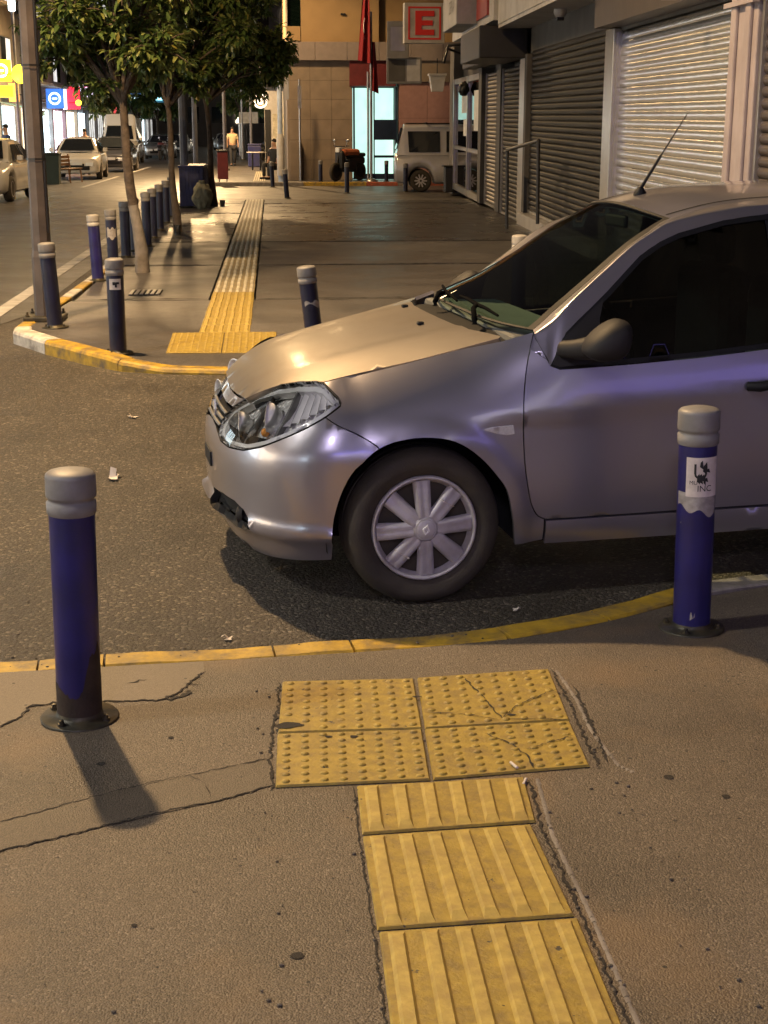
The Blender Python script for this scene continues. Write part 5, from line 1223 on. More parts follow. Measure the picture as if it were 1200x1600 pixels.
# handrail
hr = thing('handrail', 'black metal handrail by the shop step', 'handrail', (0, 0, 0))
MB().tube([(3.92, 24.36, .10), (3.90, 24.36, 1.40)], .028, 8).build('post', MAT['iron'], hr); MB().tube([(4.10, 22.5, .30), (4.08, 22.5, 1.56)], .028, 8).build('post', MAT['iron'], hr)
MB().tube([(3.90, 24.38, 1.39), (4.08, 22.48, 1.55)], .03, 8).build('rail', MAT['iron'], hr)
MB().box(4.62, 39.2, .1, 4.98, 39.6, .76, bev=.02).build('planter_box', MAT['iron']); po = bpy.data.objects['planter_box']; tag(po, 'black square planter box by the glazed door', 'planter')
MB().box(4.57, 39.15, .76, 5.03, 39.65, .80, bev=.01).build('rim', MAT['iron'], po)
# security camera and light over the dark shutter
sc_ = shop_thing('security_camera', 'small white dome camera under the fascia soffit', 'camera'); MB().lathe([(.09, .0), (.09, -.06), (.06, -.11), (.0005, -.12)], 16, T=Tr(.25, -2.9, 3.275), cap=False).build('dome', MAT['white_pl'], sc_); MB().box(.20, -2.95, 3.12, .30, -2.85, 3.17, bev=.01).build('lens', MAT['iron'], sc_)
sc2 = shop_thing('security_camera', 'small camera at the top of the bright shutter', 'camera'); MB().box(.28, -10.3, 2.86, .52, -10.16, 2.96, bev=.02).build('body', MAT['white_pl'], sc2); MB().box(.52, -10.27, 2.88, .56, -10.19, 2.94, bev=.01).build('lens', MAT['iron'], sc2)

# ------------------------------------------------------------------ corner building across the side street
MAT['stone'] = M('tan_stone_cladding', (.24, .185, .135), .55, var=.14, scale=2.5, bump=.2, bscale=20)
MAT['ochre'] = M('ochre_render', (.33, .215, .10), .75, var=.08, scale=2, bump=.3, bscale=40)
MAT['bandst'] = M('grey_brown_band', (.24, .195, .175), .6, var=.08)
MAT['pinkst'] = M('pink_stone_cladding', (.34, .19, .17), .55, var=.1)
MAT['atm'] = E_('lit_bank_lobby', (.62, 1.0, .86), 1.15, var=.10)
MAT['navy'] = M('navy_screen', (.012, .022, .045), .3)
MAT['maroon'] = M('maroon_sign', (.13, .018, .02), .5)
cb = thing('corner_building', 'tan stone clad corner building with ochre upper floor and lit lobby', 'building', (0, 0, 0))
MB().box(.62, 49.62, 0, 2.72, 70, 3.95).build('wall', MAT['facade_dk'], cb); MB().box(4.22, 49.62, 0, 16, 70, 3.95).build('wall', MAT['facade_dk'], cb); MB().box(2.72, 51.4, 0, 4.22, 70, 3.95).build('wall', MAT['facade_dk'], cb)
MB().box(1.05, 49.6, 4.5, 3.6, 70, 13).build('upper_wall', MAT['ochre'], cb); MB().box(3.6, 49.85, 4.5, 16, 70, 13).build('upper_wall', MAT['ochre'], cb); MB().box(.62, 50.3, 4.5, 1.05, 70, 13).build('upper_wall', MAT['ochre'], cb)
for k in range(9): MB().box(.45+k*1.05, 49.3, 3.92, .45+k*1.05+1.04, 50.6, 4.5, bev=.01).build('band_panel', MAT['bandst'], cb)
xs = [.62, 1.32, 2.02, 2.72]; zs = [.10, .75, 1.4, 2.05, 2.7, 3.3, 3.92]
for i in range(3):
    for j in range(6): MB().box(xs[i]+.004, 49.54, zs[j]+.004, xs[i+1]-.004, 49.62, zs[j+1]-.004).build('cladding_panel', MAT['stone'], cb)
for i in range(3):
    for j in range(4): MB().box(.56, 49.64+i*1.1, zs[j]+.004, .62, 50.7+i*1.1, zs[j+1]-.004).build('cladding_panel', MAT['stone'], cb)
for i in range(3):
    for j, (z0, z1) in enumerate(((.1, 1.1), (1.1, 2.1), (2.1, 3.25))): MB().box(4.26+i*.95, 49.52, z0+.004, 4.26+i*.95+.94, 49.62, z1-.004).build('cladding_panel', MAT['pinkst'], cb)
MB().tube([(6.0, 49.45, .1), (6.0, 49.45, 3.3)], .06, 8).build('drain_pipe', MAT['pinkst'], cb)
MB().box(4.1, 49.4, 3.26, 8, 49.62, 3.92).build('fascia', MAT['stone'], cb)
MB().box(2.62, 49.42, 3.12, 4.15, 49.62, 3.92).build('red_sign', MAT['maroon'], cb)
MB().box(2.74, 51.0, .12, 4.20, 51.1, 3.1).build('lobby_wall', MAT['atm'], cb)
for x0, z0, x1, z1 in ((2.74, .12, 2.80, 3.1), (3.42, .12, 3.46, 3.1), (4.14, .12, 4.2, 3.1), (2.74, .12, 4.2, .30), (3.46, .82, 4.14, .90)): MB().box(x0, 49.56, z0, x1, 49.62, z1).build('lobby_frame', MAT['navy'], cb)
MB().box(3.42, 49.50, 1.40, 4.20, 49.60, 2.05).build('lobby_screen', MAT['navy'], cb)
MB().box(.62, 50.0, 5.0, 1.04, 50.3, 6.6).build('window', glass('upper_window_glass', (.5, .8, .85), .5), cb)
MB().box(.58, 49.66, 4.55, 1.03, 50.2, 5.0).build('balcony', MAT['ochre'], cb)
MB().box(2.35, 49.5, 5.35, 2.5, 49.6, 5.4).build('wall_bracket', MAT['iron'], cb)
MB().box(.62, 49.2, .1, 1.0, 49.5, 1.35, bev=.01).build('utility_cabinet', MAT['stone']); tag(bpy.data.objects['utility_cabinet'], 'tan metal utility cabinet against the corner building', 'cabinet')
uo = bpy.data.objects['utility_cabinet']; MB().box(.66, 49.19, .2, .96, 49.2, 1.28).build('door', MAT['stone'], uo)
# flag poles
MAT['flag'] = M('red_flag_cloth', (.20, .006, .010), .8, var=.15, scale=6, bump=.2)
fp = thing('flag_pole', 'steel flag pole with a hanging red flag before the lit lobby', 'flag pole', (3.2, 47.5, .1))
MB().tube([(0, 0, 0), (0, 0, 5.2)], [.05, .04], 10).build('pole', MAT['steel'], fp); MB().tube([(-.10, 0, 0), (-.10, 0, 3.4)], .035, 10).build('pole', MAT['steel'], fp); MB().lathe([(.22, 0), (.22, .04), (.12, .10), (.05, .12)], 16, cap=False).build('base', MAT['steel'], fp)
def flag(name, x0, x1, z0, z1, lean, yo, par, folds=3.5, amp=.07, emb=False):
    m = MB(); n = 22; k = 16; vs = []; fs = []
    def P(a, b, dy=0):
        w = .35+.65*b; x = x0+(x1-x0)*(.5+(a-.5)*w)+lean*(1-b); return (x, yo+amp*math.sin(a*folds*math.pi+b*1.5)*(.5+.5*b)+dy, z1+(z0-z1)*b-.12*a*b)
    for j in range(k+1):
        for i in range(n+1): vs.append(P(i/n, j/k))
    for j in range(k):
        for i in range(n): q = j*(n+1)+i; fs.append((q, q+n+1, q+n+2, q+1))
    m.add(vs, fs, 0, True); o = m.build(name, MAT['flag'], par)
    if emb:
        m = MB(); poly = []
        for t in range(15): a = R_(50+260*t/14); poly.append((.40+.13*math.cos(a), .55+.10*math.sin(a)))
        for t in range(15): a = R_(310-260*t/14); poly.append((.43+.10*math.cos(a), .55+.078*math.sin(a)))
        m.add([P(a, b, -.012) for a, b in poly], [(i, i+1, 28-i, 29-i) for i in range(14)])
        st = [(.46+(.075 if t % 2 == 0 else .03)*math.cos(R_(90+36*t)), .70+(.052 if t % 2 == 0 else .02)*math.sin(R_(90+36*t))) for t in range(10)]
        m.add([P(a, b, -.012) for a, b in st]+[P(.46, .70, -.012)], [(i, (i+1) % 10, 10) for i in range(10)]); m.build('crescent_and_star', MAT['white_pl'], o)
    return o
flag('flag', -.42, .02, 3.75, 6.1, .05, -.05, fp, emb=True)
flag('flag', -.05, .25, 2.85, 4.3, -.02, .02, fp, 2.5)
# signal post beside the building
sp_ = thing('sign_post', 'thin grey post with a narrow plate before the stone wall', 'post', (.95, 48.6, .1)); MB().tube([(0, 0, 0), (0, 0, 3.2)], .03, 8).build('pole', MAT['steel'], sp_); MB().box(-.06, -.04, 2.3, .06, -.02, 3.0).build('plate', MAT['steel'], sp_)
wp = thing('wrapped_post', 'pale blue white wrapped post at the building corner', 'post', (.30, 47.6, .1)); MB().tube([(0, 0, 0), (0, 0, 3.6)], [.09, .075], 10).build('pole', M('pale_blue_post', (.45, .55, .72), .4), wp); MB().lathe([(.12, .2), (.12, 1.35), (.09, 1.5)], 12, cap=False).build('wrap', MAT['white_pl'], wp)
# ------------------------------------------------------------------ vehicles in the background
MAT['white_paint'] = M('white_car_paint', (.62, .60, .56), .3, var=.03, bump=0, coat=1)
MAT['silver_paint'] = M('silver_van_paint', (.56, .54, .54), .35, metal=.3, var=.05, bump=0, coat=.8)
MAT['dark_paint'] = M('dark_car_paint', (.03, .032, .04), .3, var=.1, bump=0, coat=1)
MAT['grey_paint'] = M('grey_car_paint', (.26, .25, .25), .3, metal=.4, var=.05, bump=0, coat=1)
MAT['bg_glass'] = M('dark_vehicle_glass', (.012, .014, .016), .06, var=.1, bump=0, spec=.8)
MAT['light_lens'] = M('pale_lamp_lens', (.75, .78, .80), .1, var=.05, bump=0, coat=1)
MAT['orange_lens'] = E_('orange_side_lamp', (1, .35, .08), .6)
def vehicle(name, label, cat, loc, rz, paint, low, cab, W, r=.31, ax=(.8, 3.4), lights=True, rack=False, group=None, alloy=False):
    """low: (x, z bottom, z top, half width); cab: windscreen base, windscreen top, roof rear, rear base as (x, z, half width)"""
    o = thing(name, label, cat, loc, rz, group)
    def sec(x, zb, zt, w):
        return [(x, -w*.86, zb), (x, -w*.97, zb+.08), (x, -w, zb+(zt-zb)*.45), (x, -w*.97, zb+(zt-zb)*.78), (x, -w*.88, zt-.015), (x, -w*.55, zt), (x, w*.55, zt), (x, w*.88, zt-.015), (x, w*.97, zb+(zt-zb)*.78), (x, w, zb+(zt-zb)*.45), (x, w*.97, zb+.08), (x, w*.86, zb)]
    # refine stations so the arches can be cut
    xs = [s[0] for s in low]; st = []
    L = low[-1][0]; n = 64
    for i in range(n+1):
        x = low[0][0]+(L-low[0][0])*i/n; st.append((x, interp(x, [(a[0], a[1]) for a in low]), interp(x, [(a[0], a[2]) for a in low]), interp(x, [(a[0], a[3]) for a in low])))
    vs = []; fs = []; k = 12
    for x, zb, zt, w in st:
        for A in ax:
            d = abs(x-A)
            if d < r*1.15: zb = max(zb, .02+r+math.sqrt(max(0, (r*1.15)**2-d*d))*.95)
        vs += sec(x, min(zb, zt-.12), zt, w)
    for i in range(n):
        for j in range(k): fs.append((i*k+j, i*k+(j+1) % k, (i+1)*k+(j+1) % k, (i+1)*k+j))
    fs += [tuple(range(k))[::-1], tuple(n*k+j for j in range(k))]
    fs = [f[::-1] for f in fs]
    m = MB(); m.add(vs, fs, 0, True); body = m.build('body', paint, o)
    A, B, Cc, D = cab
    def cs(x, z, w, zbase, wb): return [(x, -wb, zbase), (x, -w*1.0, z-.10*(z-zbase)), (x, -w*.86, z-.012), (x, 0, z+.02), (x, w*.86, z-.012), (x, w, z-.10*(z-zbase)), (x, wb, zbase)]
    zb = A[1]-.03; secs = [cs(A[0], A[1], A[2], zb, A[2]), cs((A[0]+B[0])/2, (A[1]+B[1])/2-.012, (A[2]+B[2])/2, zb, A[2]), cs(B[0], B[1], B[2], zb, W*.46), cs((B[0]+Cc[0])/2, max(B[1], Cc[1])+.03, B[2], zb, W*.46), cs(Cc[0], Cc[1], Cc[2], zb, W*.46), cs(D[0], D[1], D[2], zb, D[2])]
    m = MB(); vs = [v for s in secs for v in s]; fs = []
    for i in range(len(secs)-1):
        for j in range(6): fs.append((i*7+j, (i+1)*7+j, (i+1)*7+j+1, i*7+j+1))
    m.add(vs, fs, 0, False); m.add(secs[-1], [tuple(range(7))[::-1]]); m.build('cabin', paint, o)
    def win(q, nm, off):
        c = sum((Vector(v) for v in q), Vector())/len(q); nrm = (Vector(q[1])-Vector(q[0])).cross(Vector(q[2])-Vector(q[0])).normalized()
        if nrm.dot(Vector(off)) < 0: q = q[::-1]; nrm = -nrm
        v = [Vector(p).lerp(c, .09)+nrm*(.05 if nm == 'windscreen' else .03) for p in q]; mm = MB(); mm.add([tuple(p) for p in v]+[tuple(p-nrm*.02) for p in v], [tuple(range(len(v)))]+[(i, len(v)+i, len(v)+(i+1) % len(v), (i+1) % len(v)) for i in range(len(v))]); return mm.build(nm, MAT['bg_glass'], o)
    lp = lambda a, b, t: tuple(a[i]+(b[i]-a[i])*t for i in range(3))
    win([(A[0]+.01, -A[2]*.92, A[1]+.03), (A[0]+.01, A[2]*.92, A[1]+.03), (B[0]-.02, B[2]*.86, B[1]-.05), (B[0]-.02, -B[2]*.86, B[1]-.05)], 'windscreen', (-1, 0, .6))
    win([(D[0]-.0, -D[2]*.9, D[1]-.0+.05), (D[0], D[2]*.9, D[1]+.05), (Cc[0]+.03, Cc[2]*.85, Cc[1]-.06), (Cc[0]+.03, -Cc[2]*.85, Cc[1]-.06)], 'rear_window', (1, 0, .5))
    for sg in (-1, 1):
        xm = (B[0]+Cc[0])/2; wb = W*.47; zt_ = min(B[1], Cc[1])-.10; wt = B[2]*1.0
        win([(A[0]+.28, sg*wb*.985, zb+.05), (xm-.04, sg*wb, zb+.05), (xm-.04, sg*(wt+.012), zt_), (B[0]+.02, sg*(wt+.012), zt_)], 'side_window', (0, sg, .2))
        win([(xm+.04, sg*wb, zb+.05), (D[0]-.30, sg*wb*.985, zb+.05), (Cc[0]-.05, sg*(wt+.012), zt_), (xm+.04, sg*(wt+.012), zt_)], 'side_window', (0, sg, .2))
        MB().box(A[0]+.32, sg*(W*.5+.08)-.08, A[1]+.02, A[0]+.42, sg*(W*.5+.08)+.08, A[1]+.16, bev=.03).build('wing_mirror', paint, o)
        for x in ax:
            T = Tr(x, sg*(W*.5-.01), r) @ Matrix.Rotation(R_(-90*sg), 4, 'X'); mm = MB(); mm.lathe([(r*.62, .0), (r*.7, .008), (r*.93, .004), (r, -.03), (r, -.16), (r*.9, -.19)], 26, T=T); w = mm.build('wheel', MAT['tyre'], o)
            mm = MB(); mm.lathe([(r*.63, .004), (r*.58, .010), (r*.55, -.02), (r*.2, -.03), (.001, -.02)], 26, T=T, cap=False); mm.build('rim', MAT['hubcap'] if not alloy else MAT['rimdark'], w)
            if alloy:
                for q in range(10): MB().box(r*.10, -.018, -.012, r*.60, .018, .008, T=T @ Rz(q*math.pi/5)).build('spoke', MAT['hubcap'], w)
    f0 = st[0]; x0 = f0[0]; zt0 = f0[2]; zb0 = f0[1]; w0 = f0[3]
    if lights:
        for sg in (-1, 1):
            mm = MB(); ys = sorted((sg*w0*.55, sg*w0*1.0)); mm.box(x0-.03, ys[0], zt0-.20, x0+.16, ys[1]+.0, zt0-.06, bev=.03); mm.build('headlight', MAT['light_lens'], o)
        MB().box(x0-.035, -w0*.5, zt0-.18, x0+.02, w0*.5, zt0-.10, bev=.01).build('grille', MAT['black'], o)
        MB().box(x0-.045, -w0*.78, zb0+.08, x0+.02, w0*.78, zb0+.22, bev=.02).build('lower_grille', MAT['black'], o)
        MB().box(x0-.055, -.26, zb0+.25, x0-.02, .26, zb0+.36).build('number_plate', MAT['plate'], o)
    if rack:
        for sg in (-1, 1): MB().tube([(B[0]+.1, sg*B[2]*.85, B[1]+.09), (Cc[0]-.05, sg*B[2]*.85, B[1]+.09)], .02, 6).build('roof_rail', MAT['black'], o)
        for x in (.25, .7): MB().box(B[0]+(Cc[0]-B[0])*x, -B[2], B[1]+.09, B[0]+(Cc[0]-B[0])*x+.05, B[2], B[1]+.12).build('roof_bar', MAT['black'], o)
    return o
SED = [(0, .26, .66, .66), (.10, .22, .74, .80), (.5, .20, .82, .87), (1.2, .20, .92, .89), (3.3, .20, .95, .89), (4.0, .22, .96, .86), (4.35, .30, .92, .78)]
SCAB = [(1.15, .93, .74), (1.95, 1.43, .58), (3.0, 1.42, .57), (3.85, .98, .72)]
PI2 = math.pi/2
vehicle('parked_car', 'white saloon car parked facing the viewer across the road', 'car', (-6.95, 53.2, .004), PI2+R_(2), MAT['white_paint'], SED, SCAB, 1.78, group='cars parked across the road')
vehicle('parked_car', 'pale hatchback cut by the left edge of view', 'car', (-7.25, 36.2, .004), PI2-R_(3), MAT['white_paint'], [(0, .26, .66, .66), (.10, .22, .76, .80), (.5, .20, .86, .87), (1.0, .20, .95, .88), (3.0, .20, .98, .88), (3.5, .22, .98, .86), (3.75, .30, .94, .78)], [(.95, .95, .74), (1.65, 1.48, .60), (2.9, 1.47, .58), (3.6, 1.0, .74)], 1.74, ax=(.72, 3.1), group='cars parked across the road')
vehicle('parked_car', 'dark car just behind the white saloon', 'car', (-6.75, 62.5, .004), PI2, MAT['dark_paint'], SED, SCAB, 1.78, group='cars parked across the road')
VAN = [(0, .28, .85, .78), (.12, .24, 1.0, .92), (.6, .22, 1.14, .98), (1.1, .22, 1.2, 1.0), (4.8, .22, 1.2, 1.0), (5.4, .25, 1.2, .98)]
vehicle('white_van', 'tall white panel van parked facing the viewer', 'van', (-7.9, 78, .004), PI2+R_(1), MAT['white_paint'], VAN, [(.75, 1.18, .88), (1.35, 2.0, .80), (1.75, 2.50, .80), (5.35, 2.45, .86)], 2.0, r=.34, ax=(.95, 4.3))
for i, (x, y, pm, lb) in enumerate([(-6.9, 92, 'grey_paint', 'beige car partly hidden behind the white van'), (-6.8, 101, 'dark_paint', 'dark car far along the parked row'), (-6.9, 112, 'white_paint', 'pale car farthest along the parked row'), (-3.4, 118, 'grey_paint', 'grey car far down the road on the right lane'), (-4.2, 132, 'white_paint', 'white car at the far end of the road')]):
    vehicle('parked_car', lb, 'car', (x, y, .004), PI2, MAT[pm], SED, SCAB, 1.78, group='cars far down the road')
KAN = [(0, .28, .72, .62), (.10, .24, .84, .76), (.5, .22, .96, .84), (1.0, .22, 1.04, .86), (3.7, .22, 1.08, .86), (4.0, .28, 1.06, .82)]
vehicle('silver_van', 'silver panel van with dark side windows parked by the corner', 'van', (7.56, 42.6, .004), math.pi-R_(3), MAT['silver_paint'], KAN, [(.85, 1.05, .74), (1.55, 1.80, .68), (3.75, 1.86, .70), (3.96, 1.10, .78)], 1.72, r=.31, ax=(.78, 3.28), rack=True, alloy=True)

# ------------------------------------------------------------------ motorcycles
MAT['orange_cloth'] = M('orange_seat_cover', (.46, .13, .05), .8, var=.2, scale=8, bump=.4, bscale=20)
def motorcycle(label, loc, rz, cover='orange_cloth', group=None):
    o = thing('motorcycle', label, 'motorcycle', loc, rz, group)
    for x in (-.62, .62):
        T = Tr(x, 0, .30) @ Matrix.Rotation(R_(90), 4, 'X'); m = MB(); m.lathe([(.19, .045), (.24, .06), (.29, .04), (.30, 0), (.29, -.04), (.24, -.06), (.19, -.045)], 28, T=T, cap=False); w = m.build('wheel', MAT['tyre'], o)
        m = MB(); m.lathe([(.19, .03), (.06, .04), (.001, .05)], 20, T=T, cap=False); m.lathe([(.001, -.05), (.06, -.04), (.19, -.03)], 20, T=T, cap=False); m.build('rim', MAT['rimdark'], w)
    m = MB(); m.box(-.35, -.15, .28, .30, .15, .66, bev=.10); m.box(-.80, -.13, .52, .05, .13, .78, bev=.09); m.box(.28, -.17, .35, .50, .17, .98, bev=.09); m.build('body', MAT['iron'], o)
    m = MB(); m.box(-.78, -.16, .76, .22, .16, .90, bev=.06); m.build('seat', MAT['iron'], o)
    m = MB(); m.box(-.46, -.19, .80, .42, .19, 1.02, bev=.09); m.build('seat_cover', MAT[cover], o)
    m = MB(); m.tube([(.60, 0, .30), (.50, 0, .75), (.40, 0, 1.08)], .035, 8); m.build('fork', MAT['iron'], o)
    m = MB(); m.tube([(.32, -.33, 1.12), (.40, -.12, 1.10), (.40, .12, 1.10), (.32, .33, 1.12)], .018, 8); m.build('handlebar', MAT['iron'], o)
    for s in (-1, 1):
        m = MB(); m.tube([(.38, .22*s, 1.10), (.36, .28*s, 1.26)], .008, 6); m.lathe([(.05, -.01), (.055, 0), (.05, .012), (.0005, .014)], 14, T=Tr(.36, .28*s, 1.29) @ Matrix.Rotation(R_(90), 4, 'Y')); m.build('mirror', MAT['steel'], o)
    m = MB(); m.box(.40, -.09, .90, .56, .09, 1.08, bev=.04); m.build('headlamp', MAT['light_lens'], o)
    return o
motorcycle('black motorcycle under an orange seat cover by the stone wall', (2.50, 48.5, .10), R_(228))
motorcycle('small dark motorcycle parked past the beige car', (-6.4, 88.5, .004), R_(80), 'maroon', 'motorcycles far down the street')
motorcycle('dark motorcycle by the far white shop', (-.1, 82, .10), R_(60), 'navy', 'motorcycles far down the street')

# ------------------------------------------------------------------ people
MAT['skin'] = M('skin', (.42, .25, .17), .55, var=.06, bump=0)
MAT['hair'] = M('dark_hair', (.02, .016, .014), .7)
def skin_obj(name, verts, edges, radii, mat, parent, root=0, sub=1):
    bm = bmesh.new(); ly = bm.verts.layers.skin.verify(); vv = []
    for i, (c, r) in enumerate(zip(verts, radii)):
        v = bm.verts.new(c); r = r if isinstance(r, tuple) else (r, r); v[ly].radius = r; v[ly].use_root = (i == root); vv.append(v)
    for a, b in edges: bm.edges.new((vv[a], vv[b]))
    me = bpy.data.meshes.new(name); bm.to_mesh(me); bm.free(); me.materials.append(mat)
    o = link(name, me, parent); k = o.modifiers.new('skin', 'SKIN'); k.use_smooth_shade = True; s = o.modifiers.new('sub', 'SUBSURF'); s.levels = sub; s.render_levels = sub
    return o
def person(label, loc, rz, shirt, trousers, stride=.18, armR=None, armL=None, sit=False, group=None):
    o = thing('person', label, 'person', loc, rz, group)
    hipz = .92 if not sit else .48
    kR, fR = ((.10, -.02, .50), (.10, .12, .08)) if not sit else ((.12, -.42, .50), (.12, -.44, .08))
    kL, fL = ((-.10, -.16, .50), (-.10, -.20, .07)) if not sit else ((-.12, -.42, .50), (-.12, -.40, .08))
    if not sit: kR = (.10, stride*.15, .50); fR = (.10, stride, .09); kL = (-.10, -stride*.7, .51); fL = (-.10, -stride*.8, .07)
    z = hipz-.92
    V = [(0, 0, hipz), (0, .01, 1.15+z), (0, .02, 1.38+z), (0, .01, 1.50+z), (0, -.01, 1.60+z), (0, -.02, 1.70+z),
         (.19, .01, 1.40+z), (.25, .02, 1.14+z), (.26, -.08, .90+z), (.26, -.11, .82+z), (-.19, .01, 1.40+z), (-.25, .02, 1.14+z), (-.26, -.08, .90+z), (-.26, -.11, .82+z),
         (.10, 0, hipz-.06), kR, fR, (fR[0], fR[1]-.16, fR[2]-.04), (-.10, 0, hipz-.06), kL, fL, (fL[0], fL[1]-.16, fL[2]-.04)]
    if armL: V[11], V[12], V[13] = armL
    if armR: V[7], V[8], V[9] = armR
    Rr = [.13, (.15, .11), (.16, .11), .055, (.075, .09), (.07, .085), .065, .045, .036, .03, .065, .045, .036, .03, .09, .06, .045, .035, .09, .06, .045, .035]
    Ed = [(0, 1), (1, 2), (2, 3), (3, 4), (4, 5), (2, 6), (6, 7), (7, 8), (8, 9), (2, 10), (10, 11), (11, 12), (12, 13), (0, 14), (14, 15), (15, 16), (16, 17), (0, 18), (18, 19), (19, 20), (20, 21)]
    skin_obj('body', V, Ed, Rr, MAT['skin'], o)
    mid = lambda a, b, t: tuple(a[i]+(b[i]-a[i])*t for i in range(3))
    sv = [(0, 0, hipz-.02), V[1], V[2], (0, .01, 1.44+z), V[6], mid(V[6], V[7], .85), V[10], mid(V[10], V[11], .85)]
    skin_obj('shirt', sv, [(0, 1), (1, 2), (2, 3), (2, 4), (4, 5), (2, 6), (6, 7)], [(.165, .135), (.175, .13), (.18, .125), .07, .08, .068, .08, .068], shirt, o)
    tv = [(0, 0, hipz), V[14], V[15], V[16], V[18], V[19], V[20]]
    skin_obj('trousers', tv, [(0, 1), (1, 2), (2, 3), (0, 4), (4, 5), (5, 6)], [(.15, .13), .105, .078, .066, .105, .078, .066], trousers, o)
    m = MB(); bm = bmesh.new(); bmesh.ops.create_icosphere(bm, subdivisions=3, radius=1)
    for v in bm.verts: v.co = Vector((v.co.x*.083, v.co.y*.10+.012, v.co.z*.085)) if v.co.z > -.25 else Vector((v.co.x*.07, v.co.y*.08+.03, v.co.z*.06))
    m.bm(bm, 0, True, Tr(0, -.0, 1.70+z)); bm.free(); m.build('hair', MAT['hair'], o)
    for s in (-1, 1):
        f = fR if s > 0 else fL; MB().box(f[0]-.05, f[1]-.20, f[2]-.09, f[0]+.05, f[1]+.08, f[2]-.0, bev=.03).build('shoe', MAT['black'], o)
    # face
    m = MB(); m.box(-.012, -.125, 1.585+z, .012, -.10, 1.635+z, bev=.008); m.build('nose', MAT['skin'], o)
    return o
cl = lambda n, c: M(n, c, .85, var=.12, scale=8, bump=.3, bscale=60)
person('man in pale yellow shirt and dark trousers walking towards the viewer', (-1.80, 70, .10), R_(8), cl('pale_yellow_shirt', (.62, .50, .30)), cl('dark_trousers', (.03, .03, .035)), .22)
person('person in navy top and pale trousers standing behind the lamp post', (-8.3, 47.5, .12), R_(-60), cl('navy_top', (.02, .035, .10)), cl('pale_blue_trousers', (.35, .45, .50)), .05)
person('person in a pale top seen over the roof of the white saloon', (-7.35, 59.6, .004), R_(180), cl('peach_top', (.55, .36, .26)), cl('dark_jeans', (.03, .035, .05)), .1)
person('dark dressed person seated by the wrapped post at the corner', (.10, 50.5, .10), R_(-40), cl('black_top', (.02, .02, .022)), cl('black_trousers', (.018, .018, .02)), sit=True)
st_ = thing('stool', 'low black stool under the seated person at the corner', 'stool', (.10, 50.55, .10)); MB().box(-.2, -.18, .36, .2, .2, .41, bev=.01).build('seat', MAT['iron'], st_)
for sx in (-1, 1):
    for sy in (-1, 1): MB().tube([(.16*sx, .15*sy, 0), (.16*sx, .15*sy, .36)], .016, 6).build('leg', MAT['iron'], st_)

# ------------------------------------------------------------------ small furniture across the road
gb = thing('litter_bin', 'dark green litter bin at the kerb across the road', 'bin', (-7.15, 49.0, .004)); m = MB(); m.add([(-.24, -.24, 0), (.24, -.24, 0), (.24, .24, 0), (-.24, .24, 0), (-.28, -.28, .92), (.28, -.28, .92), (.28, .28, .92), (-.28, .28, .92)], [(3, 2, 1, 0), (0, 1, 5, 4), (1, 2, 6, 5), (2, 3, 7, 6), (3, 0, 4, 7)]); m.build('body', M('green_bin', (.02, .035, .028), .5), gb); MB().box(-.30, -.30, .92, .30, .30, 1.0, bev=.03).build('lid', M('green_bin_lid', (.02, .03, .026), .45), gb)
wb_ = thing('wooden_bench', 'brown wooden bench beside the green litter bin', 'bench', (-6.75, 50.4, .004), R_(75)); MAT['wood'] = M('brown_wood', (.17, .09, .04), .6, var=.3, scale=8, bump=.3)
for k in range(4): MB().box(-.6, -.2+k*.11, .44, .6, -.11+k*.11, .48, bev=.006).build('seat_slat', MAT['wood'], wb_)
for k in range(3): MB().box(-.6, .24, .55+k*.12, .6, .27, .64+k*.12, bev=.006).build('back_slat', MAT['wood'], wb_)
for s in (-1, 1):
    m = MB(); m.tube([(.5*s, -.2, 0), (.5*s, -.16, .44)], .03, 6); m.tube([(.5*s, .28, 0), (.5*s, .2, .44), (.5*s, .27, .92)], .03, 6); m.build('leg', MAT['wood'], wb_)
rb = thing('litter_bin', 'dark red box bin behind the third tree', 'bin', (-1.55, 47.6, .10)); MB().box(-.17, -.15, .1, .17, .15, .95, bev=.02).build('body', MAT['maroon'], rb); MB().box(-.19, -.17, .95, .19, .17, 1.0, bev=.01).build('lid', MAT['iron'], rb)
for i in range(2): MB().tube([(-.12+.24*i, 0, 0), (-.12+.24*i, 0, .12)], .02, 6).build('leg', MAT['iron'], rb)
bb = thing('litter_bin', 'blue bin farther along the lit pavement', 'bin', (-.75, 68, .10)); MB().box(-.3, -.3, 0, .3, .3, .95, bev=.04).build('body', MAT['bin_blue'], bb); MB().box(-.32, -.32, .95, .32, .32, 1.02, bev=.02).build('lid', MAT['bin_blue'], bb)

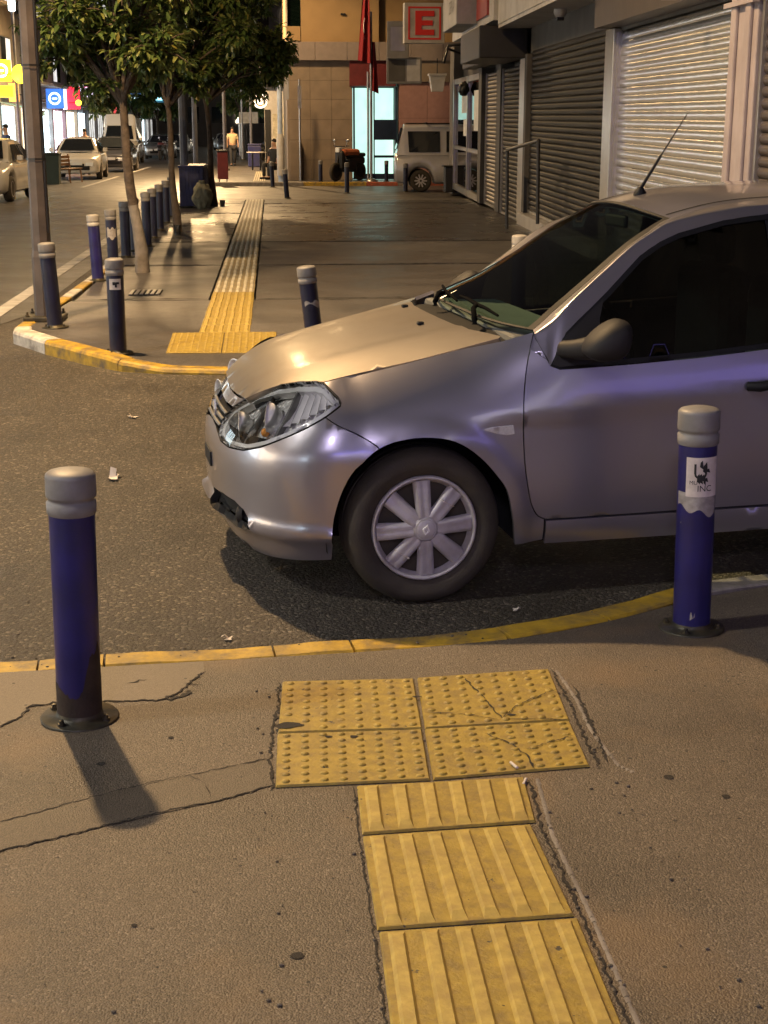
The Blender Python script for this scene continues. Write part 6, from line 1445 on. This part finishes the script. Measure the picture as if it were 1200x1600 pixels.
# ------------------------------------------------------------------ lit street on the left
MAT['wall_l1'] = M('pale_grey_render', (.30, .29, .30), .8, var=.12, scale=1.5)
MAT['wall_l2'] = M('beige_render', (.33, .28, .22), .8, var=.12, scale=1.5)
MAT['wall_l3'] = M('dull_brown_render', (.17, .15, .14), .8, var=.12, scale=1.5)
MAT['win_dark'] = M('dark_window_glass', (.02, .022, .026), .08, var=.2, bump=0)
shopglow = [E_('shop_window_warm', (1, .86, .62), 4.0, .5), E_('shop_window_cool', (.75, .92, 1), 4.2, .5), E_('shop_window_pink', (1, .75, .85), 3.2, .5), E_('shop_window_dim', (.8, .8, .78), 1.0, .4)]
def street_building(label, y0, y1, h, mat, x=-11.6, seed=1, glow=(0, 1, 2)):
    rnd = random.Random(seed); o = thing('street_building', label, 'building', (x, y0, 0)); L = y1-y0
    MB().box(-12, 0, .0, -.25, L, h).build('wall', mat, o); MB().box(-.25, 0, 3.1, 0, L, h-.4).build('upper_wall', mat, o); MB().box(-.3, -.05, h-.4, .35, L+.05, h).build('cornice', mat, o)
    n = max(2, int(L/4.5)); w = L/n
    for i in range(n):
        a = i*w; MB().box(-.25, a, .0, .02, a+.35, 3.1).build('pier', mat, o)
        sh = MB().box(-.22, a+.35, .45, -.18, a+w, 2.75).build('shop_window', shopglow[glow[i % len(glow)]], o)
        for q in range(1, 4): MB().box(-.18, a+.35+(w-.35)*q/4-.03, .45, -.13, a+.35+(w-.35)*q/4+.03, 2.75).build('mullion', MAT['frame_al'], sh)
        MB().box(-.24, a+.35, .12, .0, a+w, .45).build('stall_riser', MAT['wall_l3'], o)
        fl = 0
        z = 4.2
        while z < h-2:
            f = MB().box(-.02, a+w*.22, z, .03, a+w*.78, z+1.5).build('window', MAT['frame_al'], o); MB().box(.03, a+w*.25, z+.06, .035, a+w*.49, z+1.44).build('pane', MAT['win_dark'] if rnd.random() < .75 else shopglow[3], f); MB().box(.03, a+w*.51, z+.06, .035, a+w*.75, z+1.44).build('pane', MAT['win_dark'] if rnd.random() < .8 else shopglow[3], f)
            if rnd.random() < .5: MB().box(.0, a+w*.15, z-.35, .8, a+w*.85, z-.22).build('balcony', mat, o)
            z += 2.9
    return o
street_building('cream building with lit shops across the road from the car', -16, 17.7, 12, MAT['wall_l2'], seed=9, glow=(0, 1, 3, 3))
street_building('pale building with lit shops nearest on the left street', 18, 46, 13, MAT['wall_l1'], seed=2, glow=(1, 3, 3, 0, 3))
street_building('beige building with bright lit shops behind the left cars', 46.3, 70, 15, MAT['wall_l2'], seed=3, glow=(0, 1, 2))
street_building('grey building with neon signs behind the white saloon', 70.3, 96, 14, MAT['wall_l1'], seed=4, glow=(0, 1, 2))
street_building('brown building far along the left side', 96.3, 150, 16, MAT['wall_l3'], seed=5, glow=(3, 3, 1))
SIGN = 0
def neon(name, label, loc, shape, w, h, col, st, inner=None, istr=None, d=.22):
    o = thing(name, label, 'sign', loc, group='lit signs on the left side of the street'); m = MB(); me = E_(name+'_face', col, st, .15)
    if shape == 'round': m.lathe([(.0005, -d), (w/2, -d), (w/2, 0), (.0005, 0)], 30, T=Matrix.Rotation(R_(90), 4, 'X'), cap=False)
    else: m.box(-w/2, 0, -h/2, w/2, d, h/2, bev=.02)
    m.build('face', me, o)
    if inner:
        m = MB(); mi = E_(name+'_mark', inner, istr or st, 0)
        if shape == 'round' or w < h*1.4:
            r = min(w, h)*.36; m.lathe([(r, -.012), (r, -.02), (r*.70, -.02), (r*.70, -.012)], 26, T=Tr(0, -.0, 0) @ Matrix.Rotation(R_(90), 4, 'X') @ Tr(0, 0, .03), cap=False)
            m.box(-r*.4, -.03, -r*.12, r*.4, -.01, r*.12)
        else: m.box(-w*.38, -.02, -h*.2, w*.38, -.002, h*.2)
        m.build('mark', mi, o)
    MB().tube([(-w/2, .1, 0), (-w/2-.35, .1, 0)], .025, 6).build('bracket', MAT['iron'], o)
    return o
neon('lit_sign', 'yellow square lit sign at the left edge of view', (-10.85, 62, 4.05), 'box', .75, .85, (1, .62, .02), 4.0, (1, .95, .8), 5)
neon('lit_sign', 'low yellow lit sign under the square yellow sign', (-10.85, 62.2, 3.25), 'box', .75, .45, (1, .70, .02), 3.5)
neon('lit_sign', 'round glowing yellow sign left of the lamp post', (-9.75, 60, 3.85), 'round', .72, .72, (1, .72, .03), 4.5)
neon('lit_sign', 'teal lit sign just left of the lamp post', (-10.5, 66, 3.2), 'box', .45, .75, (.05, .75, .65), 2.5)
neon('lit_sign', 'orange lit panel behind the round yellow sign', (-10.75, 64, 3.25), 'box', .40, .75, (1, .38, .08), 2.0)
neon('lit_sign', 'blue sign with white rings right of the lamp post', (-10.75, 76, 3.25), 'box', .85, .95, (.03, .14, .60), 1.4, (.75, .9, 1), 2.4)
neon('lit_sign', 'red lit sign box with pale left edge', (-10.65, 82, 3.4), 'box', .75, 1.15, (1, .02, .05), 2.4)
neon('lit_sign', 'tall white lit strip beside the red sign', (-11.05, 81.8, 3.35), 'box', .18, 1.1, (.9, .95, 1), 2.6)
neon('lit_sign', 'small round yellow disc on the red sign', (-10.3, 81.6, 3.15), 'round', .30, .30, (1, .75, .05), 3.5)
neon('lit_sign', 'round pink and white ring sign', (-10.35, 86, 3.9), 'round', .72, .72, (.85, .75, 1), 1.8, (1, .15, .4), 2.5)
neon('lit_sign', 'pale blue star shaped lettering sign', (-10.0, 88, 3.35), 'box', .70, .50, (.45, .85, 1), 2.2, (.9, .98, 1), 3)
neon('lit_sign', 'red rounded sign above the white van', (-9.9, 93, 3.0), 'round', .9, .6, (.9, .10, .10), .8)
neon('lit_sign', 'blue white lettering sign far above the road', (-9.3, 104, 3.9), 'box', 1.6, .55, (.10, .25, .6), .8, (.6, .85, 1), 3.0)
neon('lit_sign', 'cyan lettering sign far above the road', (-7.8, 108, 3.9), 'box', 1.2, .5, (.05, .2, .3), .6, (.4, .9, 1), 3.0)
aw2 = thing('shop_awning', 'pale blue shop canopy under the teal sign', 'awning', (-11.3, 66, 2.55)); MB().add([(-.3, -2, .35), (1.2, -2, 0), (1.2, 2, 0), (-.3, 2, .35), (1.2, -2, -.22), (1.2, 2, -.22)], [(0, 1, 2, 3), (1, 4, 5, 2)]).build('cloth', M('pale_blue_canopy', (.25, .45, .55), .7), aw2); MB().tube([(1.2, -2, -.02), (1.2, 2, -.02)], .03, 6).build('bar', MAT['steel'], aw2)
# tall white lamp at the far left
tl = thing('street_lamp', 'bright white tube lamp at the top left corner', 'street lamp', (-10.0, 60.4, .12), group='street lamp posts'); MB().tube([(0, 0, 0), (0, 0, 6.1)], .06, 8).build('pole', MAT['pole_b'], tl); MB().box(-.12, -.12, 6.1, .12, .12, 7.2, bev=.05).build('lamp_glass', E_('white_tube_lamp', (.85, 1, 1), 14), tl)
ul = thing('lamp_post', 'thin dark post under the round yellow sign', 'post', (-9.75, 60.1, .12)); MB().tube([(0, 0, 0), (0, 0, 3.5)], .05, 8).build('pole', MAT['iron'], ul); MB().box(-.15, -.15, 0, .15, .15, .03).build('base_plate', MAT['iron'], ul)

# ------------------------------------------------------------------ far right side beyond the corner building, end of the street
fs_ = thing('white_shop', 'white shop with a closed beige shutter beyond the corner building', 'building', (0, 0, 0))
MB().box(-.30, 74, .1, 8, 90, 4.6).build('wall', MAT['white_pl'], fs_); MB().box(-.6, 73.4, 4.3, 8, 76, 4.8).build('canopy', MAT['wall_l1'], fs_); MB().box(-.34, 73.6, 3.75, 8, 74, 4.3).build('sign_band', MAT['iron'], fs_); MB().box(.10, 73.9, .1, .70, 74.0, 2.5).build('shutter', MAT['tile_g'], fs_)
MB().box(-.28, 73.9, .1, .0, 74, 2.7).build('doorway', MAT['iron'], fs_)
rs = neon('lit_sign', 'round white cafe sign hanging over the far pavement', (-.43, 66, 2.95), 'round', .62, .62, (.95, .85, .70), 2.0, (.3, .2, .1), .1)

tb = thing('cafe_table', 'pale cafe table on the far pavement', 'table', (-.62, 62, .10)); MB().lathe([(.0005, .74), (.42, .74), (.42, .70), (.0005, .70)], 20, cap=False).build('top', MAT['white_pl'], tb)
for k in range(2): MB().tube([(-.16+.32*k, 0, 0), (-.16+.32*k, 0, .7)], .035, 8).build('leg', MAT['iron'], tb)
street_lamp('slim grey pole between the trees far down the pavement', -1.6, 84, .10, 6, 0, 0, 0, MAT['steel'], r0=.06, head=False)
street_lamp('slim purple grey pole near the cafe sign', -.95, 72, .10, 6, 0, 0, 0, MAT['pole_b'], r0=.07, head=False)
street_lamp('pale pole farther along the pavement edge', -2.0, 96, .10, 6, 0, 0, 0, MAT['steel'], r0=.06, head=False)
sp3 = thing('banner', 'white banner tied between poles down the pavement', 'banner', (-1.7, 84, 0)); MB().box(-.05, -.02, 2.1, 1.0, .0, 2.7).build('cloth', MAT['paper_w'], sp3); MB().tube([(-.05, -.01, 2.72), (1.0, -.01, 2.72)], .012, 6).build('cord', MAT['iron'], sp3)
eb = thing('end_building', 'dark building closing the far end of the street', 'building', (0, 0, 0)); MB().box(-40, 165, 0, 30, 180, 22).build('wall', MAT['wall_l3'], eb)
for i in range(12):
    for j in range(4): MB().box(-22+i*2.6, 164.9, 2.5+j*3.4, -20.8+i*2.6, 165, 4.2+j*3.4).build('window', MAT['win_dark'] if (i*3+j*5) % 7 else shopglow[0], eb)
rb2 = thing('right_terrace', 'dim terrace on the right far down the street', 'building', (0, 0, 0)); MB().box(1.2, 91, 0, 14, 160, 13).build('wall', MAT['wall_l2'], rb2)
for i in range(10): MB().box(1.15, 93+i*6, .6, 1.2, 97+i*6, 2.7).build('shop_window', shopglow[3 if i % 3 else 0], rb2)
# trees far down both pavements
for i, (x, y, lb) in enumerate([(-9.2, 104, 'dark street tree on the far left pavement'), (-9.0, 120, 'farthest dark street tree on the left pavement'), (-1.7, 90, 'dark street tree far down the right pavement'), (-1.8, 108, 'farthest dark street tree on the right pavement'), (-9.4, 88, 'pale lit street tree behind the white van')]):
    t_ = tree(lb, (x, y, .1), (x, y, 2.6), blob(x, y, 2.9, 6.2, 1.9, 1.9, 12, .95, 30+i), 10+i, .12, per=5, L=.42); t_['group'] = 'street trees far down the street'
# ------------------------------------------------------------------ what stands behind the viewer: a corner shop, plus an added glowing band and kiosk for fill light
bs = thing('corner_shop_building', 'dark corner building behind the viewer on the right', 'building', (0, 0, 0)); MB().box(3.9, -30, 0, 14, 3.6, 12).build('wall', MAT['facade_dk'], bs)
for k in range(4): MB().box(3.86, -24+k*6, .5, 3.9, -20+k*6, 2.6).build('shop_window', shopglow[3], bs)
MB().add([(3.88, -1.2, 1.15), (3.88, 3.2, 1.15), (3.88, 3.2, 1.55), (3.88, -1.2, 1.55)], [(0, 3, 2, 1)]).build('window', E_('violet_streak_band', (.28, .24, 1.0), .85, .2), bs)  # added glowing band, placed to reflect as a violet streak on the doors
ko = thing('fill_kiosk', 'added kiosk giving fill light, violet blue fascia, behind the viewer', 'kiosk', (1.6, -9.5, .35)); MB().box(-2.0, -2, 0, 2.0, 0, 2.9, bev=.03).build('body', MAT['wall_l3'], ko)  # unseen kiosk, added so its glow fills the near side of the car
MB().box(-1.8, 0, 1.0, 1.8, .03, 2.1).build('window', E_('kiosk_fill_window', (1, .88, .92), 1.6, .2), ko); MB().box(-2.05, -.1, 2.3, 2.05, .14, 2.9).build('fascia', E_('kiosk_fill_fascia', (.22, .20, 1.0), 8.0), ko); MB().box(-2.0, .0, .85, 2.0, .35, .93).build('counter', MAT['steel'], ko)
